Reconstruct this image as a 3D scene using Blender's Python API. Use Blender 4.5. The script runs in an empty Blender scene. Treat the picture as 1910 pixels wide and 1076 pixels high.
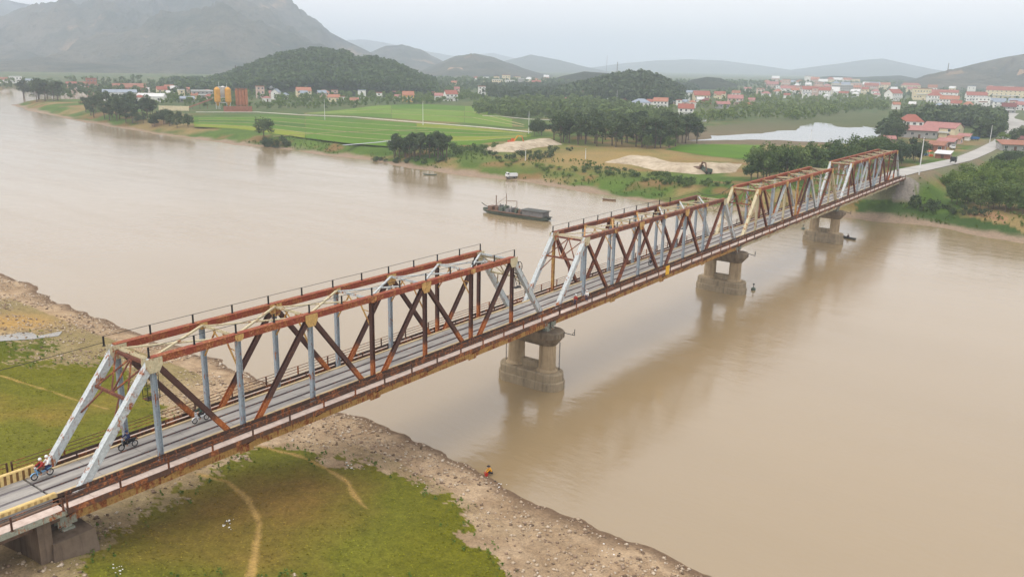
import bpy, bmesh, math, random
import numpy as np
from mathutils import Vector, Matrix
random.seed(7); RNG = np.random.default_rng(7)
rad = math.radians
scene = bpy.context.scene
col = scene.collection

# ------------------------------------------------------------------ camera
# world: X along the bridge (origin at the near truss' first bearing), Y across it, Z up, 0 = river level
ZC = 9.3                      # centre of the bottom chord above the water
FOC, YAW, PITCH, ROLL = 1578.65, 0.634943, -0.258838, 0.02
CAM = np.array([-26.972, -62.466, 34.627 + ZC])
_f = np.array([math.cos(PITCH)*math.cos(YAW), math.cos(PITCH)*math.sin(YAW), math.sin(PITCH)])
_r0 = np.array([math.sin(YAW), -math.cos(YAW), 0.0]); _u0 = np.cross(_r0, _f)
_r = _r0*math.cos(ROLL) + _u0*math.sin(ROLL); _u = -_r0*math.sin(ROLL) + _u0*math.cos(ROLL)
cam_d = bpy.data.cameras.new('camera'); cam = bpy.data.objects.new('camera', cam_d); col.objects.link(cam)
cam.matrix_world = Matrix(((_r[0], _u[0], -_f[0], CAM[0]), (_r[1], _u[1], -_f[1], CAM[1]), (_r[2], _u[2], -_f[2], CAM[2]), (0, 0, 0, 1)))
cam_d.sensor_width = 36.0; cam_d.lens = FOC/1910.0*36.0
cam_d.clip_start = 0.5; cam_d.clip_end = 40000
scene.camera = cam

# ------------------------------------------------------------------ sky, sun, exposure: bright hazy overcast
SUN_EL, SUN_AZ = rad(60), rad(160)      # azimuth of the sun, counter-clockwise from +X
w = bpy.data.worlds.new('World'); scene.world = w; w.use_nodes = True
nt = w.node_tree; nt.nodes.clear()
sky = nt.nodes.new('ShaderNodeTexSky'); sky.sky_type = 'NISHITA'; sky.sun_disc = False
sky.sun_elevation = SUN_EL; sky.sun_rotation = rad(90) - SUN_AZ; sky.dust_density = 6.0; sky.air_density = 1.0
bg1 = nt.nodes.new('ShaderNodeBackground'); bg1.inputs['Strength'].default_value = 0.1
bg2 = nt.nodes.new('ShaderNodeBackground'); bg2.inputs['Color'].default_value = (1.02, 0.975, 0.96, 1); bg2.inputs['Strength'].default_value = 1.0
mx = nt.nodes.new('ShaderNodeMixShader'); mx.inputs[0].default_value = 0.82     # closed cloud cover
out = nt.nodes.new('ShaderNodeOutputWorld')
nt.links.new(sky.outputs[0], bg1.inputs['Color']); nt.links.new(bg1.outputs[0], mx.inputs[1]); nt.links.new(bg2.outputs[0], mx.inputs[2])
nt.links.new(mx.outputs[0], out.inputs['Surface'])
sun_d = bpy.data.lights.new('sun', 'SUN'); sun_d.energy = 0.9; sun_d.angle = rad(40); sun_d.color = (1.0, 0.96, 0.9)
sun = bpy.data.objects.new('sun', sun_d); col.objects.link(sun)
sdir = Vector((math.cos(SUN_EL)*math.cos(SUN_AZ), math.cos(SUN_EL)*math.sin(SUN_AZ), math.sin(SUN_EL)))
sun.rotation_euler = sdir.to_track_quat('Z', 'Y').to_euler(); sun.location = (0, 0, 900)
vs = scene.view_settings; vs.view_transform = 'Standard'; vs.look = 'None'; vs.gamma = 1.0; vs.use_curve_mapping = False; vs.exposure = 0.63
scene.cycles.use_denoising = True; scene.cycles.max_bounces = 12; scene.cycles.volume_bounces = 8
scene.cycles.diffuse_bounces = 3; scene.cycles.glossy_bounces = 3

# ------------------------------------------------------------------ pixel helpers (photograph pixels, 1910 x 1076)
def ray(x, y): return _f + _r*(x-955)/FOC - _u*(y-538)/FOC
def at_z(x, y, z): d = ray(x, y); return CAM + d*((z-CAM[2])/d[2])
def at_depth(x, y, D): d = ray(x, y); return CAM + d*(D/math.hypot(d[0], d[1]))
def to_px(P):
    P = np.asarray(P, float); d = P-CAM; z = d@_f; z = np.where(np.abs(z) < 1e-6, 1e-6, z)
    return np.where(z > 0, 955+FOC*(d@_r)/z, -9999), np.where(z > 0, 538-FOC*(d@_u)/z, -9999)

# ------------------------------------------------------------------ noise
def _hash(ix, iy, s):
    h = (ix.astype(np.int64)*374761393 + iy.astype(np.int64)*668265263 + s*1274126177) & 0x7fffffff
    h = (h ^ (h >> 13))*1274126177 & 0x7fffffff
    return ((h ^ (h >> 16)) & 0xffff)/65535.0
def vnoise(x, y, s=0):
    x = np.asarray(x, float); y = np.asarray(y, float)
    ix, iy = np.floor(x), np.floor(y); fx, fy = x-ix, y-iy
    fx = fx*fx*(3-2*fx); fy = fy*fy*(3-2*fy)
    a, b, c, d = _hash(ix, iy, s), _hash(ix+1, iy, s), _hash(ix, iy+1, s), _hash(ix+1, iy+1, s)
    return (a*(1-fx)+b*fx)*(1-fy)+(c*(1-fx)+d*fx)*fy
def fbm(x, y, o=4, s=0):
    t = 0; a = 0.5; n = 0
    for k in range(o):
        t = t+a*vnoise(np.asarray(x)*2**k, np.asarray(y)*2**k, s+k*17); n += a; a *= 0.5
    return t/n

# ------------------------------------------------------------------ tagging
def tag(o, label=None, cat=None, group=None, kind=None):
    if label: o['label'] = label
    if cat: o['category'] = cat
    if group: o['group'] = group
    if kind: o['kind'] = kind
    return o
def empty(name, loc, rz=0.0, label=None, cat=None, group=None):
    o = bpy.data.objects.new(name, None); col.objects.link(o); o.location = loc; o.rotation_euler = (0, 0, rz)
    o.empty_display_size = 0.3
    return tag(o, label, cat, group)
def link(name, me, parent=None, loc=(0, 0, 0), rot=(0, 0, 0)):
    o = bpy.data.objects.new(name, me); col.objects.link(o); o.location = loc; o.rotation_euler = rot
    if parent: o.parent = parent
    return o
def copy_tree(o, parent=None):
    c = o.copy(); col.objects.link(c); c.parent = parent
    for ch in list(o.children): copy_tree(ch, c)
    return c

# ------------------------------------------------------------------ materials
def srgb(r, g, b):
    f = lambda v: (v/255/12.92 if v/255 <= 0.04045 else ((v/255+0.055)/1.055)**2.4)
    return (f(r), f(g), f(b), 1)
MATS = {}
class NB:
    def __init__(s, name):
        s.m = bpy.data.materials.new(name); s.m.use_nodes = True; s.t = s.m.node_tree
        s.b = s.t.nodes['Principled BSDF']; MATS[name] = s.m
    def n(s, typ, **k):
        o = s.t.nodes.new(typ)
        for a, v in k.items():
            if a.startswith('i_'):
                key = a[2:]; o.inputs[int(key) if key.isdigit() else key].default_value = v
            else: setattr(o, a, v)
        return o
    def l(s, a, b): s.t.links.new(a, b)
    def coord(s, kind='Object', scale=None):
        tc = s.n('ShaderNodeTexCoord'); o = tc.outputs[kind]
        if scale is not None:
            mp = s.n('ShaderNodeMapping'); mp.inputs['Scale'].default_value = scale; s.l(o, mp.inputs[0]); o = mp.outputs[0]
        return o
    def world(s, scale=None):
        o = s.n('ShaderNodeNewGeometry').outputs['Position']
        if scale is not None:
            mp = s.n('ShaderNodeMapping'); mp.inputs['Scale'].default_value = scale; s.l(o, mp.inputs[0]); o = mp.outputs[0]
        return o
    def noise(s, vec, scale, detail=4, rough=0.6):
        o = s.n('ShaderNodeTexNoise'); o.inputs['Scale'].default_value = scale; o.inputs['Detail'].default_value = detail
        o.inputs['Roughness'].default_value = rough; s.l(vec, o.inputs['Vector']); return o.outputs['Fac']
    def ramp(s, fac, stops):
        o = s.n('ShaderNodeValToRGB'); e = o.color_ramp.elements
        while len(e) < len(stops): e.new(0.5)
        for k, (p, c) in enumerate(stops): e[k].position = p; e[k].color = c
        s.l(fac, o.inputs[0]); return o.outputs[0]
    def step(s, fac, lo, hi):
        o = s.n('ShaderNodeMapRange'); o.interpolation_type = 'SMOOTHSTEP'
        o.inputs[1].default_value = lo; o.inputs[2].default_value = hi; s.l(fac, o.inputs[0]); return o.outputs[0]
    def mix(s, fac, a, b, mode='MIX'):
        o = s.n('ShaderNodeMix', data_type='RGBA', blend_type=mode)
        for v, i in ((fac, 0), (a, 6), (b, 7)):
            if hasattr(v, 'links'): s.l(v, o.inputs[i])
            else: o.inputs[i].default_value = v
        return o.outputs[2]
    def math(s, op, a, b=None):
        o = s.n('ShaderNodeMath', operation=op)
        for v, i in ((a, 0), (b, 1)):
            if v is None: continue
            if hasattr(v, 'links'): s.l(v, o.inputs[i])
            else: o.inputs[i].default_value = v
        return o.outputs[0]
    def done(s, color, rough=0.8, bump=None, bstr=0.3, bdist=0.05, spec=0.3):
        if hasattr(color, 'links'): s.l(color, s.b.inputs['Base Color'])
        else: s.b.inputs['Base Color'].default_value = color
        if hasattr(rough, 'links'): s.l(rough, s.b.inputs['Roughness'])
        else: s.b.inputs['Roughness'].default_value = rough
        s.b.inputs['Specular IOR Level'].default_value = spec
        if bump is not None:
            o = s.n('ShaderNodeBump'); o.inputs['Strength'].default_value = bstr; o.inputs['Distance'].default_value = bdist
            s.l(bump, o.inputs['Height']); s.l(o.outputs[0], s.b.inputs['Normal'])
        return s.m
def plain(name, c, rough=0.7, var=0.25, scale=2.0, bstr=0.2, spec=0.3):
    """one colour, weathered: blotches lighter and darker, slight relief"""
    nb = NB(name); v = nb.world(); n = nb.noise(v, scale, 5, 0.65)
    dk = tuple(x*(1-var) for x in c[:3])+(1,); lt = tuple(min(1, x*(1+var*0.6)) for x in c[:3])+(1,)
    return nb.done(nb.ramp(n, [(0.3, dk), (0.7, lt)]), rough, n, bstr, 0.03, spec)

# painted and rusting steel: paint colour, rust colours, how much rust, orange repaired lower end
def steel(name, paint, rust_amt, orange=False, speck=None):
    nb = NB(name); v = nb.world()
    n1 = nb.noise(v, 0.9, 6, 0.7); n2 = nb.noise(v, 5.0, 5, 0.7); st = nb.noise(nb.world((3.0, 3.0, 0.35)), 1.6, 4, 0.6)
    paint_d = tuple(x*0.72 for x in paint[:3])+(1,)
    c = nb.mix(nb.step(n2, 0.35, 0.7), paint_d, paint)
    rust = nb.ramp(n2, [(0.25, srgb(84, 48, 36)), (0.45, srgb(130, 74, 44)), (0.58, srgb(164, 104, 62)), (0.75, srgb(192, 150, 104))])
    m = nb.step(nb.math('ADD', nb.math('MULTIPLY', n1, 0.6), nb.math('MULTIPLY', st, 0.4)), 0.62-rust_amt*0.3, 0.70-rust_amt*0.3)
    c = nb.mix(m, c, rust)
    if orange:      # the lower third of the web members is raw orange rust, a band with a ragged edge
        z = nb.n('ShaderNodeSeparateXYZ'); nb.l(nb.coord('Object'), z.inputs[0])
        zz = nb.math('ADD', z.outputs[2], nb.math('MULTIPLY', n1, 2.2))
        om = nb.math('SUBTRACT', 1.0, nb.step(zz, 4.2, 5.2))
        oc = nb.ramp(n2, [(0.25, srgb(112, 62, 36)), (0.5, srgb(162, 92, 48)), (0.62, srgb(184, 120, 66)), (0.8, srgb(206, 160, 104))])
        c = nb.mix(om, c, oc)
    if speck: c = nb.mix(nb.step(n2, 0.62, 0.70), c, speck)
    return nb.done(c, 0.75, n2, 0.3, 0.02, 0.25)
steel('steel_blue', srgb(160, 172, 180), 0.30)
steel('steel_pale', srgb(196, 203, 203), 0.32)
steel('steel_cream', srgb(205, 194, 160), 0.30)
steel('steel_brown', srgb(88, 62, 54), 0.18, orange=True)
steel('steel_redbrown', srgb(112, 70, 58), 0.42, speck=srgb(150, 116, 96))
steel('steel_red', srgb(148, 72, 52), 0.50, speck=srgb(196, 160, 132))
steel('steel_ochre', srgb(196, 156, 92), 0.45)
steel('steel_gusset', srgb(205, 168, 104), 0.42)
steel('steel_green', srgb(158, 162, 146), 0.40)
steel('steel_dark', srgb(74, 58, 50), 0.35)
steel('steel_rail', srgb(98, 72, 58), 0.45)
plain('black_iron', srgb(40, 40, 42), 0.6, 0.3)

def concrete(name, c1, c2, stain, scale=0.5):
    nb = NB(name); v = nb.world(); n = nb.noise(v, scale, 7, 0.7); f = nb.noise(v, 9, 4, 0.7)
    st = nb.noise(nb.world((1.2, 1.2, 0.12)), 1.5, 5, 0.65)
    c = nb.ramp(n, [(0.3, c1), (0.7, c2)])
    c = nb.mix(nb.math('MULTIPLY', nb.step(st, 0.42, 0.85), 0.75), c, stain); c = nb.mix(nb.math('MULTIPLY', nb.step(f, 0.55, 0.75), 0.35), c, stain)
    return nb.done(c, 0.9, f, 0.35, 0.03, 0.15)
concrete('pier_concrete', srgb(152, 134, 106), srgb(180, 160, 130), srgb(92, 78, 62))
concrete('pier_base', srgb(136, 122, 100), srgb(162, 147, 122), srgb(84, 78, 64))
concrete('cap_concrete', srgb(108, 98, 84), srgb(142, 128, 108), srgb(62, 54, 48))
concrete('abutment', srgb(98, 86, 74), srgb(128, 112, 96), srgb(58, 48, 42))
concrete('walkway_slab', srgb(190, 172, 160), srgb(212, 196, 184), srgb(150, 128, 114), 1.2)
concrete('kerb_yellowed', srgb(186, 166, 132), srgb(212, 192, 150), srgb(134, 112, 84), 1.0)
concrete('embankment_stone', srgb(120, 114, 104), srgb(150, 142, 130), srgb(88, 82, 74), 0.4)
nb = NB('deck_asphalt'); v = nb.world(); n = nb.noise(nb.world((0.25, 1.4, 1)), 1.0, 5, 0.65); f = nb.noise(v, 6, 4)
c = nb.ramp(n, [(0.3, srgb(116, 112, 108)), (0.5, srgb(152, 148, 142)), (0.8, srgb(176, 171, 162))])
c = nb.mix(nb.math('MULTIPLY', nb.step(f, 0.55, 0.8), 0.35), c, srgb(120, 116, 116)); nb.done(c, 0.75, f, 0.15, 0.01, 0.3)
plain('track_dark', srgb(112, 106, 108), 0.6, 0.3, 1.5)
plain('track_plank', srgb(112, 92, 78), 0.9, 0.35, 2.5)
nb = NB('road_concrete'); n = nb.noise(nb.world(), 0.08, 6); nb.done(nb.ramp(n, [(0.3, srgb(150, 148, 143)), (0.7, srgb(176, 173, 166))]), 0.85, n, 0.1)
plain('yellow_paint', srgb(212, 184, 122), 0.7, 0.3, 3)
plain('faded_paint', srgb(176, 144, 88), 0.7, 0.3, 3); plain('black_paint', srgb(120, 86, 44), 0.6, 0.3, 3)
plain('sign_yellow', srgb(226, 176, 44), 0.5, 0.12, 3)

def sh(name):  # material lookup
    return MATS[name]

# ------------------------------------------------------------------ mesh builder
class MB:
    def __init__(s): s.v = []; s.f = []
    def add(s, vs, fs):
        k = len(s.v); s.v += [tuple(map(float, p)) for p in vs]; s.f += [tuple(i+k for i in f) for f in fs]; return s
    def box(s, c, d, rz=0.0):
        cx, cy, cz = c; x, y, z = d[0]/2, d[1]/2, d[2]/2; ca, sa = math.cos(rz), math.sin(rz)
        vs = [(cx+a*x*ca-b*y*sa, cy+a*x*sa+b*y*ca, cz+e*z) for e in (-1, 1) for a, b in ((-1, -1), (1, -1), (1, 1), (-1, 1))]
        return s.add(vs, [(3, 2, 1, 0), (4, 5, 6, 7), (0, 1, 5, 4), (1, 2, 6, 5), (2, 3, 7, 6), (3, 0, 4, 7)])
    def sweep(s, p0, p1, prof, up=(0, 1, 0), prof1=None):
        """extrude a closed outline (list of (a, b)) from p0 to p1; b runs along 'up', a across"""
        p0, p1 = Vector(p0), Vector(p1); d = (p1-p0).normalized(); u = Vector(up); u = (u-d*u.dot(d))
        if u.length < 1e-4: u = Vector((1, 0, 0)); u = u-d*u.dot(d)
        u.normalize(); a = d.cross(u); n = len(prof); q = prof1 or prof
        vs = [p0+a*x+u*y for x, y in prof]+[p1+a*x+u*y for x, y in q]
        fs = [(i, (i+1) % n, n+(i+1) % n, n+i) for i in range(n)]+[tuple(range(n-1, -1, -1)), tuple(range(n, 2*n))]
        return s.add(vs, fs)
    def beam(s, p0, p1, wa, wb, up=(0, 1, 0)):
        a, b = wa/2, wb/2; return s.sweep(p0, p1, [(-a, -b), (a, -b), (a, b), (-a, b)], up)
    def hbeam(s, p0, p1, wa, wb, t=0.06, up=(0, 1, 0)):
        a, b = wa/2, wb/2          # H outline: flanges at +-b, web between
        pr = [(-a, -b), (a, -b), (a, -b+t), (t/2, -b+t), (t/2, b-t), (a, b-t), (a, b), (-a, b), (-a, b-t), (-t/2, b-t), (-t/2, -b+t), (-a, -b+t)]
        p0, p1 = Vector(p0), Vector(p1)
        k = len(s.v); s.sweep(p0, p1, pr, up)
        s.f = s.f[:-2]; n = 12
        for o, fl in ((0, True), (n, False)):
            for q in ((0, 1, 2, 11), (11, 2, 3, 10), (10, 3, 4, 9), (9, 4, 5, 8), (8, 5, 6, 7)):
                s.f.append(tuple(k+o+i for i in (q[::-1] if fl else q)))
        return s
    def tube(s, p0, p1, r, n=8, r1=None):
        c = [(math.cos(2*math.pi*i/n), math.sin(2*math.pi*i/n)) for i in range(n)]
        r1 = r if r1 is None else r1
        return s.sweep(p0, p1, [(x*r, y*r) for x, y in c], (0.13, 0.97, 0.2), [(x*r1, y*r1) for x, y in c])
    def path(s, pts, r, n=6):
        for a, b in zip(pts[:-1], pts[1:]): s.tube(a, b, r, n)
        return s
    def loft(s, rings, close=True):
        k = len(s.v); n = len(rings[0])
        for rg in rings: s.v += [tuple(map(float, p)) for p in rg]
        for j in range(len(rings)-1):
            for i in range(n): s.f.append((k+j*n+i, k+j*n+(i+1) % n, k+(j+1)*n+(i+1) % n, k+(j+1)*n+i))
        if close: s.f.append(tuple(k+i for i in range(n-1, -1, -1))); s.f.append(tuple(k+(len(rings)-1)*n+i for i in range(n)))
        return s
    def lathe(s, c, prof, n=16, axis='z'):
        rings = []
        for r, h in prof:
            rg = []
            for i in range(n):
                t = 2*math.pi*i/n; a, b = r*math.cos(t), r*math.sin(t)
                rg.append((c[0]+a, c[1]+b, c[2]+h) if axis == 'z' else ((c[0]+h, c[1]+a, c[2]+b) if axis == 'x' else (c[0]+b, c[1]+h, c[2]+a)))
            rings.append(rg)
        return s.loft(rings)
    def torus(s, c, R, r, axis='y', n=20, m=8):
        rings = []
        for i in range(n):
            t = 2*math.pi*i/n; rg = []
            for j in range(m):
                q = 2*math.pi*j/m; rr = R+r*math.cos(q); h = r*math.sin(q)
                a, b = rr*math.cos(t), rr*math.sin(t)
                rg.append((c[0]+a, c[1]+h, c[2]+b) if axis == 'y' else ((c[0]+h, c[1]+a, c[2]+b) if axis == 'x' else (c[0]+a, c[1]+b, c[2]+h)))
            rings.append(rg)
        return s.loft(rings+[rings[0]], False)
    def ico(s, c, r, jit=0.0, rnd=None, sq=(1, 1, 1)):
        t = (1+5**0.5)/2; vs = [(-1, t, 0), (1, t, 0), (-1, -t, 0), (1, -t, 0), (0, -1, t), (0, 1, t), (0, -1, -t), (0, 1, -t), (t, 0, -1), (t, 0, 1), (-t, 0, -1), (-t, 0, 1)]
        fs = [(0, 11, 5), (0, 5, 1), (0, 1, 7), (0, 7, 10), (0, 10, 11), (1, 5, 9), (5, 11, 4), (11, 10, 2), (10, 7, 6), (7, 1, 8), (3, 9, 4), (3, 4, 2), (3, 2, 6), (3, 6, 8), (3, 8, 9), (4, 9, 5), (2, 4, 11), (6, 2, 10), (8, 6, 7), (9, 8, 1)]
        q = []
        for p in vs:
            k = r/1.902*(1+(rnd or random).uniform(-jit, jit)); q.append((c[0]+p[0]*k*sq[0], c[1]+p[1]*k*sq[1], c[2]+p[2]*k*sq[2]))
        return s.add(q, fs)
    def mesh(s, name, mat, smooth=False):
        me = bpy.data.meshes.new(name); me.from_pydata(s.v, [], s.f)
        me.materials.append(MATS[mat]); 
        if smooth: me.polygons.foreach_set('use_smooth', [True]*len(me.polygons))
        me.update(); return me
    def build(s, name, mat, parent=None, loc=(0, 0, 0), rot=(0, 0, 0), smooth=False):
        return link(name, s.mesh(name, mat, smooth), parent, loc, rot)
def np_mesh(name, V, F, mat, smooth=False):
    V = np.asarray(V, np.float32); F = np.asarray(F, np.int32)
    me = bpy.data.meshes.new(name); k = F.shape[1]
    me.vertices.add(len(V)); me.vertices.foreach_set('co', V.ravel())
    me.loops.add(F.size); me.loops.foreach_set('vertex_index', F.ravel())
    me.polygons.add(len(F)); me.polygons.foreach_set('loop_start', np.arange(0, F.size, k, dtype=np.int32)); me.polygons.foreach_set('loop_total', np.full(len(F), k, np.int32))
    if smooth: me.polygons.foreach_set('use_smooth', np.ones(len(F), bool))
    me.update(calc_edges=True); me.validate()
    if mat: me.materials.append(MATS[mat])
    return me
def set_col(me, name, C):
    a = me.color_attributes.new(name, 'FLOAT_COLOR', 'POINT'); C = np.asarray(C, np.float32)
    if C.shape[1] == 3: C = np.hstack([C, np.ones((len(C), 1), np.float32)])
    a.data.foreach_set('color', C.ravel())
# ------------------------------------------------------------------ terrain height
NEAR_Y = [-400, -120, -60, -38, -18, -5, 15, 40, 70, 95, 126, 200, 400, 900, 2000]
NEAR_X = [20, 33, 37, 38, 38.4, 40.6, 42, 43, 43.2, 44, 47.8, 54, 66, 60, 40]
_far_px = [(1910, 452), (1800, 433), (1700, 418), (1600, 408), (1250, 386), (1150, 369), (1060, 353), (960, 338), (880, 329), (800, 318),
           (720, 305), (650, 295), (560, 283), (450, 271), (330, 256), (230, 241), (130, 223), (60, 208), (22, 196)]
_fp = np.array([at_z(x, y, 0)[:2] for x, y in _far_px])
FAR_Y = [-900, -150]+list(_fp[:, 1])+[_fp[-1, 1]+14, _fp[-1, 1]+30, 1000, 1120, 1165, 3000]
FAR_X = [200, 228]+list(_fp[:, 0])+[_fp[-1, 0]+30, 470, 640, 560, -900, -900]
_o = np.argsort(FAR_Y); FAR_Y = np.array(FAR_Y)[_o]; FAR_X = np.array(FAR_X)[_o]
FLAT = 4.5
def road_line(x):      # far road: centre Y and surface Z
    return np.interp(x, [262, 420, 560, 760, 900, 1100], [2.7, 4.0, 8.0, 24, 46, 60]), np.interp(x, [262, 290, 400, 480, 3000], [11.2, 10.7, 6.2, 4.9, 4.9])
def heights(x, y, detail=True):
    x = np.asarray(x, float); y = np.asarray(y, float)
    wob = (fbm(y/9, x/30, 3, 5)-0.5)*3.0+(fbm(y/2.2, x/9, 3, 15)-0.5)*1.6
    u = np.interp(y, NEAR_Y, NEAR_X)+wob-x
    hn = np.interp(u, [-60, -8, 0, 2, 6, 14, 25, 38, 60, 400], [-4, -1.2, 0, 0.35, 0.9, 2.1, 3.6, 5.0, 5.5, 6.5])
    wob2 = (fbm(y/14, x/60, 3, 9)-0.5)*7.0
    v = (x-np.interp(y, FAR_Y, FAR_X)-wob2)*0.92
    hf = np.interp(v, [-80, -10, 0, 5, 9, 14, 22], [-4, -1.2, 0, 0.5, 1.6, 3.4, FLAT])
    h = np.maximum(hn, hf)
    if detail:
        h = h+(fbm(x/7, y/7, 4, 21)-0.5)*np.clip(u/10, 0, 1)*0.7
        h = h+(fbm(x/11, y/11, 3, 31)-0.5)*np.clip(v/8, 0, 1)*np.clip(1-(v-14)/8, 0, 1)*1.4
    # knoll on the near bank left of the bridge
    h = h+2.6*np.exp(-((x-24)**2/60+(y-92)**2/260))*(u > 0)
    h = h+1.9*np.exp(-((x+3)**2/70+(y+2)**2/90))*(u > 0)
    ry, rz = road_line(x)
    emb = rz-0.15-np.maximum(np.abs(y-ry)-5.0, 0)*0.62-np.maximum(271-x, 0)*0.9
    h = np.where(x > 255, np.maximum(h, emb), h)
    emb2 = ZC+1.75-np.maximum(np.abs(y-2.7)-4.6, 0)*0.62-np.maximum(x+8.5, 0)*3.0
    return np.where(x < 4, np.maximum(h, emb2), h)
def H1(x, y): return float(heights(np.array([x]), np.array([y]))[0])
_ts = np.concatenate([np.arange(40, 160, 0.5), np.geomspace(160, 6000, 1500)])
def G(px, py):
    """where the sight line through a photograph pixel meets the land or the water"""
    d = ray(px, py); d = d/np.linalg.norm(d); P = CAM+_ts[:, None]*d
    hh = np.maximum(heights(P[:, 0], P[:, 1]), 0); k = np.argmax(P[:, 2] < hh)
    if P[k, 2] >= hh[k]: k = len(_ts)-1
    a, b = P[max(k-1, 0), 2]-hh[max(k-1, 0)], P[k, 2]-hh[k]; t = a/(a-b) if a != b else 0
    q = P[max(k-1, 0)]*(1-t)+P[k]*t; return Vector((q[0], q[1], max(H1(q[0], q[1]), 0)))
def in_poly(x, y, poly):
    r = np.zeros(np.shape(x), bool); n = len(poly)
    for i in range(n):
        x0, y0 = poly[i]; x1, y1 = poly[(i+1) % n]
        c = ((y0 > y) != (y1 > y)) & (x < (x1-x0)*(y-y0)/((y1-y0) or 1e-9)+x0); r ^= c
    return r
def dist_line(x, y, pts):
    d = np.full(np.shape(x), 1e9)
    for (x0, y0), (x1, y1) in zip(pts[:-1], pts[1:]):
        L = (x1-x0)**2+(y1-y0)**2; t = np.clip(((x-x0)*(x1-x0)+(y-y0)*(y1-y0))/L, 0, 1)
        d = np.minimum(d, np.hypot(x-x0-t*(x1-x0), y-y0-t*(y1-y0)))
    return d
lin = lambda r, g, b: np.array(srgb(r, g, b)[:3])
def lerp(A, B, t): return A*(1-t[:, None])+B*t[:, None]
# land cover of the near bank, outlined on the photograph and laid on the ground
LAWN = [(150, 1090), (165, 1040), (215, 985), (300, 935), (400, 880), (480, 828), (530, 836), (610, 866), (690, 872), (760, 890), (826, 922), (850, 965), (885, 1010), (960, 1090)]
LAWN_L = [(-200, 700), (-60, 690), (60, 678), (176, 670), (192, 682), (230, 690), (290, 740), (330, 790), (330, 830), (60, 960), (-200, 1100)]
KNOLL_G = [(-200, 640), (0, 637), (80, 632), (112, 632), (96, 645), (60, 664), (10, 682), (-200, 690)]
PUDDLE = [(-60, 634), (0, 627), (40, 620), (62, 621), (70, 627), (116, 618), (110, 627), (60, 633), (0, 637), (-60, 640)]
PATHS = [([(370, 884), (425, 898), (462, 930), (484, 975), (478, 1020), (464, 1090)], 0.34), ([(480, 832), (545, 846), (610, 874), (648, 898), (662, 925), (684, 948)], 0.30), ([(0, 700), (90, 728), (200, 762)], 0.25)]
def world_line(pts): return [tuple(G(*p)[:2]) for p in pts]
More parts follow.
